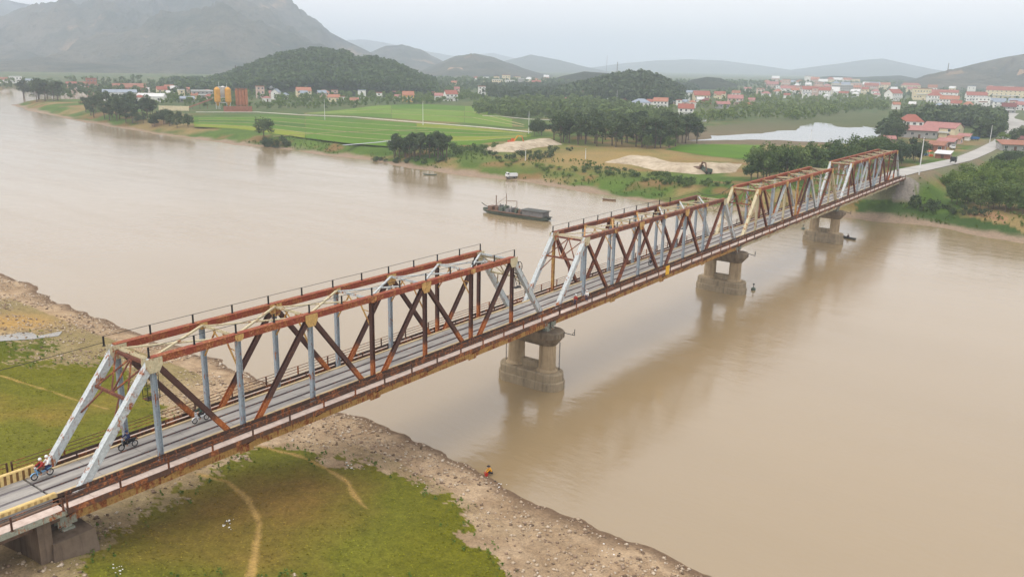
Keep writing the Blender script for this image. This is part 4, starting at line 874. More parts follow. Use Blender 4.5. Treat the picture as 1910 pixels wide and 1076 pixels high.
clump('broad', [(1655, 300), (1715, 294), (1720, 304), (1665, 312)], 8, 3, 8, 12, 'leafy tree by the road just past the bridge\'s far end', 'trees by the road past the bridge', 'leaf_dark', 16)
clump('bush', [(1745, 342), (1800, 330), (1860, 318), (1930, 308), (1930, 365), (1870, 372), (1790, 358)], 40, 3.2, 4, 6.5, 'bright green bush in the thicket right of the bridge', 'bright thicket right of the bridge', 'leaf_bright', 17, 1.0, 'bush', 'bush')
clump('broad', [(1760, 372), (1880, 384), (1930, 392), (1930, 402), (1840, 396), (1760, 382)], 20, 3, 6, 8.5, 'shady tree along the lower edge of the right-hand thicket', 'trees on the lower edge of the thicket', 'leaf_mid', 18)
clump('scrub', [(1690, 378), (1770, 385), (1850, 400), (1840, 408), (1700, 392)], 14, 2.5, 1.8, 3.6, 'grey-green scrub on the grassy bank right of the bridge', 'scrub on the bank right of the bridge', 'leaf_dark', 19, 1.0, 'bush', 'bush')
clump('bush', [(1850, 308), (1890, 296), (1902, 304), (1862, 318)], 7, 3, 4, 6, 'dark round bush at the roadside bend right of the road', 'bushes at the roadside bend', 'leaf_dark', 20, 1.0, 'bush', 'bush')
tree('broad', G(1868, 274), 8.0, 'yellow-green spreading tree at the bend of the white road', None, 'leaf_bright', 1.3)
clump('broad', [(1880, 262), (1930, 262), (1930, 270), (1885, 270)], 4, 3, 7, 10, 'dark tree at the right edge above the roadside shack', 'trees above the roadside shack', 'leaf_dark', 21)
clump('broad', [(1640, 262), (1675, 260), (1675, 267), (1640, 268)], 4, 3, 11, 14, 'tall dark tree between the pond and the red-roofed hall', 'trees between pond and hall', 'leaf_dark', 22)

# woods that read as one mass
def wood_templates(n, size, k, seed):
    T = []
    for i in range(6):
        rng = np.random.default_rng(seed+i); z = rng.random(k)*0.62+0.3; r = 0.34*np.sin(np.clip((z-0.15)/0.85, 0, 1)*2.7+0.3); a = rng.random(k)*6.28; q = np.sqrt(rng.random(k))
        V, F, t = leaves(rng, np.stack([r*q*np.cos(a), r*q*np.sin(a), z], -1), 0.13+0.06*rng.random(k), n, size); T.append((V, t))
    return T
WT_near = wood_templates(90, 0.10, 9, 500); WT_far = wood_templates(42, 0.15, 7, 600)
def wood(name, pts, h0, h1, mat, tmpl, seed, lab):
    rng = np.random.default_rng(seed); VV, TT = [], []
    for p in pts:
        V, t = tmpl[rng.integers(0, 6)]; h = h0+(h1-h0)*rng.random(); a = rng.random()*6.28; ca, sa = math.cos(a), math.sin(a); w_ = h*(0.85+0.4*rng.random())
        X = np.stack([(V[:, 0]*ca-V[:, 1]*sa)*w_+p[0], (V[:, 0]*sa+V[:, 1]*ca)*w_+p[1], V[:, 2]*h+p[2]-h*0.12], -1); VV.append(X); TT.append(np.clip(t*0.6+rng.random()*0.5, 0, 1))
    V = np.concatenate(VV); t = np.concatenate(TT); me = np_mesh(name, V, np.arange(len(V)).reshape(-1, 4), mat); set_col(me, 'tint', np.stack([t, t, t], -1))
    return tag(link(name, me), lab, 'woodland', kind='stuff')
def flat_scatter(poly, density, seed, cap=2600):
    W_ = px_flat(poly, FLAT); xs = [p[0] for p in W_]; ys = [p[1] for p in W_]; rng = np.random.default_rng(seed)
    A_ = (max(xs)-min(xs))*(max(ys)-min(ys)); n = int(A_*density); X = min(xs)+(max(xs)-min(xs))*rng.random(n); Y = min(ys)+(max(ys)-min(ys))*rng.random(n)
    k = in_poly(X, Y, W_) & (fbm(X/45, Y/45, 3, seed) > 0.36); X, Y = X[k][:cap], Y[k][:cap]
    ok = np.array([all((X[i]-hx)**2+(Y[i]-hy)**2 > hr*hr for hx, hy, hr in KEEP_CLEAR) for i in range(len(X))], bool) if len(X) else np.zeros(0, bool)
    return [(x, y, FLAT) for x, y in zip(X[ok], Y[ok])]
# ------------------------------------------------------------------ buildings
plain('wall_white', srgb(232, 230, 224), 0.85, 0.12, 0.4); plain('wall_cream', srgb(222, 208, 174), 0.85, 0.14, 0.4); plain('wall_grey', srgb(158, 156, 152), 0.85, 0.15, 0.4)
plain('wall_pink', srgb(206, 178, 164), 0.85, 0.15, 0.4); plain('wall_brick', srgb(158, 104, 82), 0.9, 0.25, 0.6); plain('wall_yellow', srgb(214, 172, 92), 0.85, 0.12, 0.4)
plain('roof_red', srgb(150, 92, 78), 0.8, 0.2, 0.5); plain('roof_orange', srgb(164, 112, 90), 0.8, 0.2, 0.5); plain('roof_pink', srgb(160, 112, 106), 0.7, 0.18, 0.4)
plain('roof_grey', srgb(138, 148, 160), 0.7, 0.18, 0.4); plain('roof_maroon', srgb(112, 66, 62), 0.75, 0.2, 0.4); plain('roof_white', srgb(206, 206, 204), 0.7, 0.12, 0.4); plain('roof_rust', srgb(150, 104, 84), 0.85, 0.3, 0.4)
nb = NB('window_glass'); nb.done((0.035, 0.042, 0.05, 1), 0.15, None, spec=0.5)
plain('frame_white', srgb(215, 215, 212), 0.6, 0.08); plain('door_brown', srgb(98, 70, 52), 0.7, 0.2); plain('silo_yellow', srgb(212, 154, 60), 0.6, 0.2, 0.4); plain('silo_rust', srgb(180, 116, 82), 0.7, 0.25, 0.3)
WIN = {}
def window(parent, x, y, z, w_, h_, rz=0.0):
    k = (round(w_, 1), round(h_, 1))
    if k not in WIN:
        f = MB()
        for a in (-1, 1): f.box((a*(k[0]/2+0.04), -0.03, 0), (0.1, 0.14, k[1]+0.18)); f.box((0, -0.03, a*(k[1]/2+0.04)), (k[0]-0.02, 0.13, 0.1))
        f.box((0, -0.02, 0), (0.06, 0.08, k[1]-0.02))
        WIN[k] = (MB().box((0, 0, 0), (k[0], 0.06, k[1])).mesh('window', 'window_glass'), f.mesh('frame', 'frame_white'))
    o = link('window', WIN[k][0], parent, (x, y, z), (0, 0, rz)); link('frame', WIN[k][1], o); return o
KEEP_CLEAR = []
def house(px, py, wpx, hpx, lab, wall='wall_white', roof='roof_red', kind='gable', floors=2, turn=0.0, name='house', cat='house', depth=None, win=True, z=None, bay=3.4):
    """a building whose near foot stands at photograph pixel (px, py), wpx wide and hpx high there"""
    p = G(px, py) if z is None else Vector(at_z(px, py, z)); D = (Vector(CAM)-p).length; k = D/FOC; W_ = max(4.0, wpx*k); Ht = max(3.2, hpx*k); d = depth or min(max(W_*0.75, 5), 14)
    rz = math.atan2(p.y-CAM[1], p.x-CAM[0])-math.pi/2+turn
    o = empty(name, (p.x, p.y, p.z), rz, lab, cat); KEEP_CLEAR.append((p.x+math.cos(rz+1.57)*d/2, p.y+math.sin(rz+1.57)*d/2, max(W_, d)*0.62))
    KEEP_CLEAR.append((p.x-math.cos(rz+1.57)*12, p.y-math.sin(rz+1.57)*12, max(W_, 8)*0.8))
    rh = 0.0 if kind == 'flat' else min(Ht*0.34, d*0.42); H_ = Ht-rh; b = MB().box((0, d/2, H_/2-1), (W_, d, H_+2))
    if kind == 'gable':
        b.add([(-W_/2, 0, H_), (-W_/2, d, H_), (-W_/2, d/2, H_+rh*0.93), (W_/2, 0, H_), (W_/2, d, H_), (W_/2, d/2, H_+rh*0.93)], [(0, 2, 1), (3, 4, 5)])
    b.build('wall', wall, o); e = 0.45; r = MB()
    if kind == 'gable':
        for s_ in (0, 1):
            y0, y1 = (-e, d/2) if s_ == 0 else (d+e, d/2); zl = H_-e*rh/(d/2)
            vs = [(-W_/2-e, y0, zl), (W_/2+e, y0, zl), (W_/2+e, y1, H_+rh), (-W_/2-e, y1, H_+rh)]; r.add(vs+[(v[0], v[1], v[2]+0.22) for v in vs], [(0, 1, 2, 3), (7, 6, 5, 4), (0, 4, 5, 1), (1, 5, 6, 2), (2, 6, 7, 3), (3, 7, 4, 0)])
        r.box((0, d/2, H_+rh+0.2), (W_+2*e, 0.35, 0.16))
    elif kind == 'hip':
        q = min(d/2, W_/2)*0.9; r.add([(-W_/2-e, -e, H_), (W_/2+e, -e, H_), (W_/2+e, d+e, H_), (-W_/2-e, d+e, H_), (-W_/2+q, d/2, H_+rh), (W_/2-q, d/2, H_+rh)], [(0, 1, 5, 4), (1, 2, 5), (2, 3, 4, 5), (3, 0, 4), (3, 2, 1, 0)])
    elif kind == 'shed':
        r.add([(-W_/2-e, -e-0.6, H_-0.1), (W_/2+e, -e-0.6, H_-0.1), (W_/2+e, d+e, H_+rh), (-W_/2-e, d+e, H_+rh)]+[(-W_/2-e, -e-0.6, H_+0.05), (W_/2+e, -e-0.6, H_+0.05), (W_/2+e, d+e, H_+rh+0.15), (-W_/2-e, d+e, H_+rh+0.15)], [(3, 2, 1, 0), (4, 5, 6, 7), (0, 1, 5, 4), (1, 2, 6, 5), (2, 3, 7, 6), (3, 0, 4, 7)])
    else:
        r.box((0, d/2, H_+0.12), (W_+0.5, d+0.5, 0.22))
        for s_ in (-1, 1): r.box((s_*(W_/2+0.1), d/2, H_+0.5), (0.15, d+0.4, 0.6)); r.box((0, d/2+s_*(d/2+0.1), H_+0.5), (W_+0.05, 0.15, 0.6))
    r.build('roof', roof, o)
    if win:
        fl = max(1, min(floors, int(H_/2.6))); n = max(1, int(W_/bay)); fh = H_/fl
        for f in range(fl):
            for i in range(n):
                if f == 0 and i == n//2:
                    MB().box((0, 0, 0), (1.3, 0.12, min(2.3, fh*0.75))).build('door', 'door_brown', o, (-W_/2+(i+0.5)*W_/n, -0.02, min(2.3, fh*0.75)/2)); continue
                window(o, -W_/2+(i+0.5)*W_/n, -0.02, f*fh+fh*0.56, min(1.5, W_/n*0.5), min(1.5, fh*0.5))
            window(o, W_/2+0.02, d*0.5, f*fh+fh*0.56, 1.3, min(1.4, fh*0.5), math.pi/2); window(o, -W_/2-0.02, d*0.5, f*fh+fh*0.56, 1.3, min(1.4, fh*0.5), -math.pi/2)
        if fl > 1 and W_ > 7: MB().box((0, -0.55, fh), (W_*0.7, 1.0, 0.16)).box((0, -1.0, fh+0.5), (W_*0.7, 0.08, 0.85)).build('balcony', 'frame_white', o)
    return o
HOUSES = [
 (146, 171, 30, 15, 'red-roofed long house left of the pink tower, far-left riverbank', 'wall_pink', 'roof_red', 'gable', 2, 0.2),
 (173, 172, 15, 21, 'narrow reddish tower house beside the far-left red-roofed house', 'wall_brick', 'roof_red', 'flat', 3, 0.1),
 (224, 181, 52, 11, 'long low white house in front of the brick gable, far left', 'wall_white', 'roof_grey', 'shed', 1, 0.0),
 (243, 176, 52, 17, 'large house with a wide brown brick roof at far left', 'wall_brick', 'roof_rust', 'gable', 2, 0.15),
 (280, 191, 42, 14, 'white warehouse beside the left riverbank grove', 'wall_white', 'roof_white', 'gable', 1, -0.25),
 (304, 181, 16, 17, 'cream house with a red roof behind the white warehouse', 'wall_cream', 'roof_red', 'gable', 2, 0.2),
 (321, 174, 24, 13, 'white house with an orange roof left of the silos', 'wall_white', 'roof_orange', 'gable', 2, -0.1),
 (349, 191, 24, 9, 'small open grey shed in front of the pale yard, left of the silos', 'wall_grey', 'roof_grey', 'shed', 1, 0.0),
 (379, 185, 34, 13, 'pale flat block just left of the yellow silos', 'wall_grey', 'roof_white', 'flat', 2, 0.1),
 (487, 184, 13, 20, 'tall pinkish unfinished house right of the rust-coloured silo block', 'wall_pink', 'roof_rust', 'flat', 3, 0.2),
 (509, 184, 12, 13, 'small pink annexe beside the white gabled house', 'wall_pink', 'roof_pink', 'gable', 1, 0.0),
 (522, 186, 17, 18, 'white gabled house with blue-grey roof right of the silos', 'wall_white', 'roof_grey', 'gable', 2, 1.3),
 (568, 182, 25, 17, 'cream house with orange roof below the wooded hill', 'wall_cream', 'roof_orange', 'gable', 2, 0.15),
 (604, 180, 20, 11, 'low orange-roofed house below the wooded hill', 'wall_pink', 'roof_orange', 'hip', 1, 0.0),
 (622, 191, 20, 13, 'cream house with orange roof nearest the pale rice fields', 'wall_cream', 'roof_orange', 'gable', 2, -0.2),
 (635, 176, 31, 13, 'wide white house with a grey hipped roof below the wooded hill', 'wall_white', 'roof_grey', 'hip', 2, 0.1),
 (667, 172, 15, 11, 'white flat-roofed house right of the grey hipped roof', 'wall_white', 'roof_white', 'flat', 2, 0.0),
 (661, 195, 15, 11, 'small cream hut at the edge of the pale rice fields', 'wall_cream', 'roof_rust', 'shed', 1, 0.0),
 (762, 191, 20, 19, 'yellow house with an orange roof above the rice fields', 'wall_yellow', 'roof_orange', 'gable', 2, 0.1),
 (822, 188, 22, 13, 'white house with a pink roof, left one of the pair above the fields', 'wall_white', 'roof_pink', 'gable', 2, 0.0),
 (843, 189, 22, 19, 'taller white house with red roof, right one of the pair above the fields', 'wall_white', 'roof_red', 'gable', 3, 0.3),
 (847, 160, 11, 8, 'tiny orange-roofed house far behind the white pair', 'wall_cream', 'roof_orange', 'gable', 1, 0.0),
 (899, 180, 13, 17, 'narrow white house at the left edge of the middle wood', 'wall_white', 'roof_pink', 'flat', 3, 0.1),
 (949, 176, 15, 8, 'low orange-roofed house behind the middle wood', 'wall_cream', 'roof_orange', 'gable', 1, 0.0),
 (928, 160, 18, 10, 'leftmost pale block of the hazy town below the bare hill', 'wall_cream', 'roof_white', 'flat', 3, 0.1),
 (952, 160, 16, 9, 'second pale block of the hazy town below the bare hill', 'wall_white', 'roof_white', 'flat', 2, 0.2),
 (972, 159, 12, 11, 'third pale block of the hazy town, the tall one', 'wall_grey', 'roof_white', 'flat', 4, 0.0),
 (1000, 160, 16, 9, 'pale block with a red roof at the right of the hazy town', 'wall_white', 'roof_red', 'gable', 2, 0.0),
 (1104, 191, 30, 19, 'pink-roofed white house standing alone in the trees, centre', 'wall_white', 'roof_pink', 'gable', 2, 0.2),
 (1148, 179, 17, 8, 'low brown-roofed house right of the lone pink-roofed house', 'wall_cream', 'roof_rust', 'gable', 1, 0.0),
 (1170, 181, 22, 12, 'low white house below the round wooded knoll', 'wall_white', 'roof_white', 'flat', 2, 0.1),
 (1197, 206, 34, 20, 'white villa with a grey hipped roof above the tall tree strip', 'wall_white', 'roof_grey', 'hip', 2, 0.15),
 (1231, 202, 25, 18, 'white villa with an orange roof beside the grey hipped one', 'wall_white', 'roof_orange', 'gable', 2, -0.1),
 (1279, 218, 27, 22, 'white two-storey house with red roof nearest the tall tree strip', 'wall_white', 'roof_red', 'gable', 2, 0.05),
 (1266, 184, 15, 20, 'tall narrow white house with a red roof behind the villas', 'wall_white', 'roof_red', 'gable', 3, 0.0),
 (1290, 180, 20, 10, 'grey-roofed shed right of the tall narrow house', 'wall_white', 'roof_grey', 'gable', 1, 0.1),
 (1268, 197, 24, 10, 'low grey-roofed house behind the white two-storey house', 'wall_pink', 'roof_grey', 'gable', 1, -0.1),
 (1309, 193, 28, 21, 'yellow-cream house with red gable right of the villas', 'wall_cream', 'roof_red', 'gable', 2, 0.2),
 (1317, 195, 18, 11, 'maroon-roofed annexe before the yellow-cream house', 'wall_brick', 'roof_maroon', 'hip', 1, 0.0),
 (1341, 183, 19, 11, 'small cream house with two red gables', 'wall_cream', 'roof_red', 'gable', 1, -0.2),
 (1348, 203, 24, 12, 'pink-roofed low house above the grey slope', 'wall_grey', 'roof_pink', 'gable', 1, 0.1),
 (1371, 196, 26, 17, 'two-storey brick-pink house with pink roof, town centre', 'wall_pink', 'roof_pink', 'gable', 2, 0.05),
 (1394, 200, 16, 7, 'low red-roofed shed right of the brick-pink house', 'wall_pink', 'roof_red', 'shed', 1, 0.0),
 (1394, 172, 12, 8, 'small pink-roofed house far behind the brick-pink house', 'wall_white', 'roof_pink', 'gable', 1, 0.0),
 (1440, 166, 20, 12, 'hazy pink house at the left of the far right town', 'wall_pink', 'roof_pink', 'gable', 3, 0.0),
 (1478, 175, 40, 13, 'long white terrace with pink roofs in the far right town', 'wall_white', 'roof_pink', 'gable', 2, 0.1, 5),
 (1506, 179, 18, 16, 'white house with a bright red roof in the far right town', 'wall_white', 'roof_red', 'gable', 2, 0.1),
 (1526, 170, 14, 14, 'tall pink house behind the bright red roof', 'wall_pink', 'roof_rust', 'flat', 3, 0.0),
 (1537, 180, 18, 15, 'pale blue-white house with a red roof by the tree belt', 'wall_white', 'roof_red', 'gable', 2, -0.2),
 (1570, 174, 34, 13, 'wide pale block in the middle of the far right town', 'wall_grey', 'roof_white', 'flat', 3, 0.05),
 (1597, 171, 14, 10, 'orange-roofed house right of the wide pale block', 'wall_pink', 'roof_orange', 'gable', 2, 0.0),
 (1625, 170, 22, 13, 'red-roofed pink house below the low forest ridge', 'wall_pink', 'roof_red', 'gable', 2, 0.1),
 (1648, 166, 18, 10, 'orange-roofed house below the low forest ridge', 'wall_cream', 'roof_orange', 'gable', 2, -0.1),
 (1698, 168, 30, 11, 'hip-roofed red house at the foot of the right hill', 'wall_cream', 'roof_red', 'hip', 2, 0.0),
 (1673, 189, 25, 19, 'red gabled house at the left of the big red-roof cluster', 'wall_white', 'roof_red', 'gable', 2, 0.9),
 (1719, 187, 26, 18, 'cream house among trees left of the big red roofs', 'wall_cream', 'roof_rust', 'flat', 2, 0.2),
 (1757, 182, 46, 12, 'back house of the big red-roof cluster', 'wall_white', 'roof_red', 'gable', 2, 0.0),
 (1744, 192, 22, 17, 'white house with red hipped roof, middle of the red-roof cluster', 'wall_white', 'roof_red', 'hip', 2, 0.2),
 (1769, 198, 28, 16, 'front house of the red-roof cluster with an orange roof', 'wall_white', 'roof_orange', 'gable', 2, 0.0),
 (1821, 190, 30, 15, 'red-roofed white house left of the long school', 'wall_white', 'roof_red', 'gable', 2, 0.2),
 (1831, 199, 22, 14, 'pale white block in front of the red-roofed house by the school', 'wall_white', 'roof_white', 'flat', 2, 0.0),
 (1875, 184, 56, 18, 'long three-storey cream school with many windows and red roof', 'wall_cream', 'roof_red', 'gable', 3, 0.0, 4),
 (1858, 197, 26, 11, 'low blue-grey roofed shed below the school', 'wall_grey', 'roof_grey', 'gable', 1, 0.1),
 (1896, 199, 26, 12, 'second blue-grey roofed shed, at the right edge below the school', 'wall_white', 'roof_grey', 'gable', 1, -0.1),
 (1880, 212, 20, 16, 'dark-windowed grey house beside the upper road bend', 'wall_grey', 'roof_maroon', 'gable', 2, 0.0),
 (1902, 206, 14, 13, 'small pale house at the right edge above the upper road', 'wall_white', 'roof_pink', 'gable', 2, 0.0),
 (30, 156, 18, 10, 'white block across the water at the far-left edge', 'wall_white', 'roof_white', 'flat', 2, 0.0),
 (58, 156, 16, 7, 'low pale block right of the far-left white one', 'wall_white', 'roof_grey', 'gable', 1, 0.0),
 (7, 156, 12, 9, 'small white house at the very left edge across the water', 'wall_white', 'roof_rust', 'gable', 2, 0.0),
]
for hsp in HOUSES:
    px, py, wp, hp, lab, wl, rf, kd, fl, tn = hsp[:10]
    house(px, py, wp, hp, lab, wl, rf, kd, fl, tn, bay=3.4 if wp < 40 else 6.5, win=wp > 12)
# back rows of the hazy towns
def back_row(n, x0, x1, y0, y1, lab, seed):
    rnd = random.Random(seed)
    for i in range(n):
        x = x0+(x1-x0)*(i+0.5)/n+rnd.uniform(-3, 3); y = rnd.uniform(y0, y1)
        house(x, y, rnd.uniform(9, 16), rnd.uniform(8, 14), lab+', '+('leftmost' if i == 0 else 'rightmost' if i == n-1 else ORD[i]+' from left'), rnd.choice(['wall_white', 'wall_white', 'wall_cream', 'wall_pink']), rnd.choice(['roof_red', 'roof_pink', 'roof_white', 'roof_white', 'roof_orange', 'roof_grey', 'roof_rust']), rnd.choice(['gable', 'gable', 'flat', 'hip']), 2, rnd.uniform(-0.3, 0.3), bay=5)
back_row(12, 1425, 1600, 156, 161, 'small hazy house in the back row of the right town', 1); back_row(12, 1440, 1660, 164, 170, 'small hazy house in the middle row of the right town', 2)
back_row(9, 1660, 1900, 200, 208, 'house in the front row above the dark grove', 3); back_row(8, 880, 1030, 152, 156, 'tiny pale house in the back row of the central town', 4)
back_row(10, 110, 400, 172, 180, 'small house in the back row of the left village', 5); back_row(8, 480, 760, 182, 192, 'small house in the front row below the green hill', 6); back_row(7, 1130, 1300, 192, 206, 'small house among the trees of the central village', 7)
back_row(12, 1040, 1420, 182, 196, 'small pale house scattered through the central village', 8); back_row(10, 490, 870, 172, 180, 'small house at the foot of the green hill', 9); back_row(14, 1400, 1900, 172, 181, 'pale house in the long third row of the right town', 10); back_row(12, 1420, 1640, 176, 188, 'house at the near edge of the right town by the tree belt', 11); back_row(9, 180, 400, 182, 192, 'small house between the riverbank grove and the silos', 12)
# the three-storey white house with the red-roofed hall and the shacks by the road
house(1697, 252, 38, 33, 'white three-storey house with red flat roof beside the long hall', 'wall_white', 'roof_red', 'hip', 3, 0.1)
house(1748, 256, 52, 23, 'long pale hall with a pink-red gabled roof by the road', 'wall_cream', 'roof_pink', 'gable', 2, -0.35, depth=15, bay=6)
house(1714, 258, 54, 19, 'low building under a broad pink-red lean-to roof before the hall', 'wall_grey', 'roof_pink', 'shed', 1, 0.05, depth=8)
house(1658, 268, 20, 12, 'small pink-roofed hut by the pond', 'wall_pink', 'roof_pink', 'gable', 1, 0.2)
for q in ((1738, 282, 34, 15, 'roadside shack with a rusty pink roof, left one of the row', 'wall_brick', 'roof_rust', -0.2), (1762, 274, 26, 13, 'roadside shack with faded red roof behind the left one', 'wall_grey', 'roof_pink', -0.2), (1776, 268, 22, 12, 'small brown roadside shack right of the row', 'wall_pink', 'roof_rust', -0.3),
          (1796, 262, 18, 10, 'tiny pink-roofed shack near the far bend of the road', 'wall_white', 'roof_pink', -0.2), (1757, 296, 22, 12, 'open kiosk with a pale roof on the road\'s edge', 'wall_brick', 'roof_white', -0.2), (1893, 282, 40, 15, 'long shack with a pinkish roof at the right edge by the road', 'wall_grey', 'roof_rust', 0.3), (1912, 268, 30, 10, 'maroon-roofed shed at the right picture edge', 'wall_grey', 'roof_maroon', 0.2)):
    house(*q[:7], kind='shed', floors=1, turn=q[7])
# concrete works with silos
p0 = G(430, 206); k0 = (Vector(CAM)-p0).length/FOC; rz0 = math.atan2(p0.y-CAM[1], p0.x-CAM[0])-math.pi/2
def works(px, lab, name='silo', cat='silo'):
    p = G(px, 204); return empty(name, (p.x, p.y, p.z), rz0, lab, cat)
for px, lab in ((407, 'left yellow silo of the concrete works'), (427, 'right yellow silo of the concrete works')):
    o = works(px, lab); R_ = 5.2*k0
    MB().lathe((0, 0, 4), [(0.4, -1.5), (R_, 2), (R_, 11.5), (R_*0.5, 13), (0.3, 13.4)], 20).build('tank', 'silo_yellow', o); g = MB()
    for a in range(4): g.tube((R_*0.8*math.cos(a*1.57+0.78), R_*0.8*math.sin(a*1.57+0.78), -1), (R_*0.8*math.cos(a*1.57+0.78), R_*0.8*math.sin(a*1.57+0.78), 6.2), 0.18, 6)
    g.build('leg_frame', 'frame_white', o)
o = works(418, 'white steel mixing tower between the yellow silos', 'mixing_tower', 'tower'); g = MB()
for a in (-4.6, 4.6):
    for b_ in (2, 8): g.beam((a, b_, -1), (a*0.8, b_, 17), 0.4, 0.4)
for z in (5, 9, 13, 17): g.box((0, 5, z), (9.5-z*0.1, 6.3, 0.3))
for z in (5, 9, 13): g.beam((-4.4, 2, z), (4.2, 2, z+4), 0.2, 0.2).beam((4.4, 2, z), (-4.2, 2, z+4), 0.2, 0.2)
g.build('frame', 'frame_white', o); MB().lathe((0, 5, 10.4), [(1, -1), (2.6, 1), (2.6, 6), (0.6, 7.5)], 14).build('hopper', 'roof_white', o); MB().tube((-3, 5, 17), (-3, 5, 21), 0.1).tube((3, 5, 17), (3, 5, 20), 0.1).build('mast', 'frame_white', o)
o = works(452, 'rust-coloured block of four tall silos at the concrete works', 'silo_block', 'silo')
for a in (-3.6, -1.2, 1.2, 3.6): MB().lathe((a, 2.5, 3.0), [(0.5, -1.2), (1.25, 0.6), (1.25, 12), (0.5, 13)], 14).build('tank', 'silo_rust', o)
g = MB()
for a in (-4.4, 0, 4.4): g.beam((a, 0.9, -1), (a, 0.9, 4.2), 0.3, 0.3).beam((a, 4.1, -1), (a, 4.1, 4.2), 0.3, 0.3)
g.box((0, 2.5, 16.2), (10, 3.2, 0.3)).build('frame', 'roof_rust', o)
def yard_wall(pts, h, mat, lab):
    P = [G(*p) for p in pts]; b = MB(); c = P[0]; o = empty('yard_wall', c, 0, lab, 'wall')
    for a, q in zip(P[:-1], P[1:]): d = q-a; b.box((((a+q)/2-c).x, ((a+q)/2-c).y, h/2-0.3), (d.length, 0.25, h+0.6), math.atan2(d.y, d.x)); 
    b.build('wall_panel', mat, o); g = MB()
    for a, q in zip(P[:-1], P[1:]):
        n = max(1, int((q-a).length/5))
        for i in range(n+1): t = a.lerp(q, i/n)-c; g.box((t.x, t.y, h/2), (0.4, 0.4, h+0.3))
    g.build('pillar_row', mat, o)
yard_wall([(297, 206), (352, 207)], 3.4, 'wall_cream', 'pale yard wall left of the concrete works'); yard_wall([(418, 209), (470, 209)], 4.2, 'wall_brick', 'dull red yard wall in front of the silos')
o = works(372, 'rusty sloping conveyor left of the silos', 'conveyor', 'conveyor'); g = MB().beam((-9, 0, 1), (10, 0, 8), 1.0, 1.4, (0, 1, 0)); g.build('belt_frame', 'roof_rust', o); g = MB()
for t in (0.2, 0.5, 0.8): x = -9+19*t; g.beam((x, -0.6, -0.5), (x, 0, 1+7*t), 0.25, 0.25).beam((x, 0.6, -0.5), (x, 0, 1+7*t), 0.25, 0.25)
g.build('leg_frame', 'steel_dark', o)
for px, py, s_ in ((356, 206, 5), (390, 206, 4)): 
    p = G(px, py); KEEP_CLEAR.append((p.x, p.y, 8))
KEEP_CLEAR.append((p0.x, p0.y, 24)); KEEP_CLEAR += [tuple(at_z(x, 236-10*0, FLAT)[:2])+(10,) for x in (430,)]
# poles and masts
def pole(px, py, h, lab, name='utility_pole', arm=True, grp='utility poles on the far bank', r=0.16):
    p = G(px, py); o = empty(name, p, 0.6, lab, 'pole', grp); MB().tube((0, 0, -0.5), (0, 0, h), r, 8, r*0.6).build('pole_shaft', 'frame_white' if arm else 'steel_dark', o)
    if arm: MB().beam((-1.0, 0, h-0.5), (1.0, 0, h-0.5), 0.12, 0.12).tube((-0.9, 0, h-0.45), (-0.9, 0, h-0.1), 0.06).tube((0.9, 0, h-0.45), (0.9, 0, h-0.1), 0.06).build('cross_arm', 'steel_dark', o)
for px, py, h, lab in ((606, 224, 14, 'thin white pole at the left of the field path'), (789, 234, 15, 'thin white pole in the middle of the field path'), (986, 250, 13, 'white pole at the right end of the rice fields'), (1150, 197, 16, 'pale pole right of the lone pink-roofed house'), (1714, 326, 12.5, 'dark pole beside the road where the bridge ends'), (1846, 266, 10, 'white lamp post beside the road bend'), (1092, 297, 4.5, 'short white marker post in the ochre meadow'), (980, 300, 5, 'short white pole below the sand heap'), (1512, 262, 6, 'thin pole standing by the pond')):
    pole(px, py, h, lab, r=0.2)
def mast(px, py0, py1, D, lab):
    a, b_ = Vector(at_depth(px, py0, D)), Vector(at_depth(px, py1, D)); h = b_.z-a.z+6; o = empty('radio_mast', a-Vector((0, 0, 6)), 0, lab, 'mast'); g = MB()
    for q in range(3): t = q*2.09; g.tube((1.6*math.cos(t), 1.6*math.sin(t), 0), (0.4*math.cos(t), 0.4*math.sin(t), h), 0.28, 5)
    g.build('mast_legs', 'steel_dark', o); g = MB()
    for j in range(10): z = h*j/10; w_ = 1.6-1.2*j/10; g.tube((w_, 0, z), (-w_/2, w_*0.85, z+h/10), 0.12, 4).tube((-w_/2, w_*0.85, z), (-w_/2, -w_*0.85, z+h/10), 0.12, 4)
    g.build('lattice', 'steel_dark', o)
mast(1151, 140, 116, 2050, 'lattice radio mast on the wooded rise at centre'); mast(1131, 140, 104, 4000, 'faint far mast left of the lattice mast'); mast(1768, 132, 118, 2350, 'lattice mast on the slope of the right hill'); mast(440, 140, 122, 1400, 'slim mast on the left end of the wooded hill')

FARSCRUB = 1
# woods, after the houses so that they stand clear of them
wood('woodland', flat_scatter([(885, 202), (960, 192), (1090, 193), (1180, 205), (1250, 224), (1240, 240), (1100, 228), (1000, 224), (890, 214)], 0.024, 51), 4, 11.5, 'leaf_mid', WT_near, 1, 'dark wood between the pale rice field and the tall strip')
wood('woodland', flat_scatter([(110, 194), (480, 172), (860, 168), (905, 190), (760, 197), (600, 205), (480, 207), (300, 196), (200, 196)], 0.007, 52), 4, 8, 'leaf_bright', WT_near, 2, 'village trees between the houses on the left')
wood('woodland', flat_scatter([(60, 166), (500, 160), (880, 158), (900, 170), (500, 174), (110, 184)], 0.004, 53), 6, 11, 'leaf_mid', WT_far, 3, 'hazy tree belt behind the left village')
wood('woodland', flat_scatter([(1240, 236), (1290, 222), (1420, 206), (1520, 196), (1650, 194), (1660, 206), (1580, 212), (1500, 226), (1400, 220), (1330, 232)], 0.011, 54), 2.5, 8.5, 'leaf_bright', WT_near, 4, 'green tree belt on the far side of the pond')
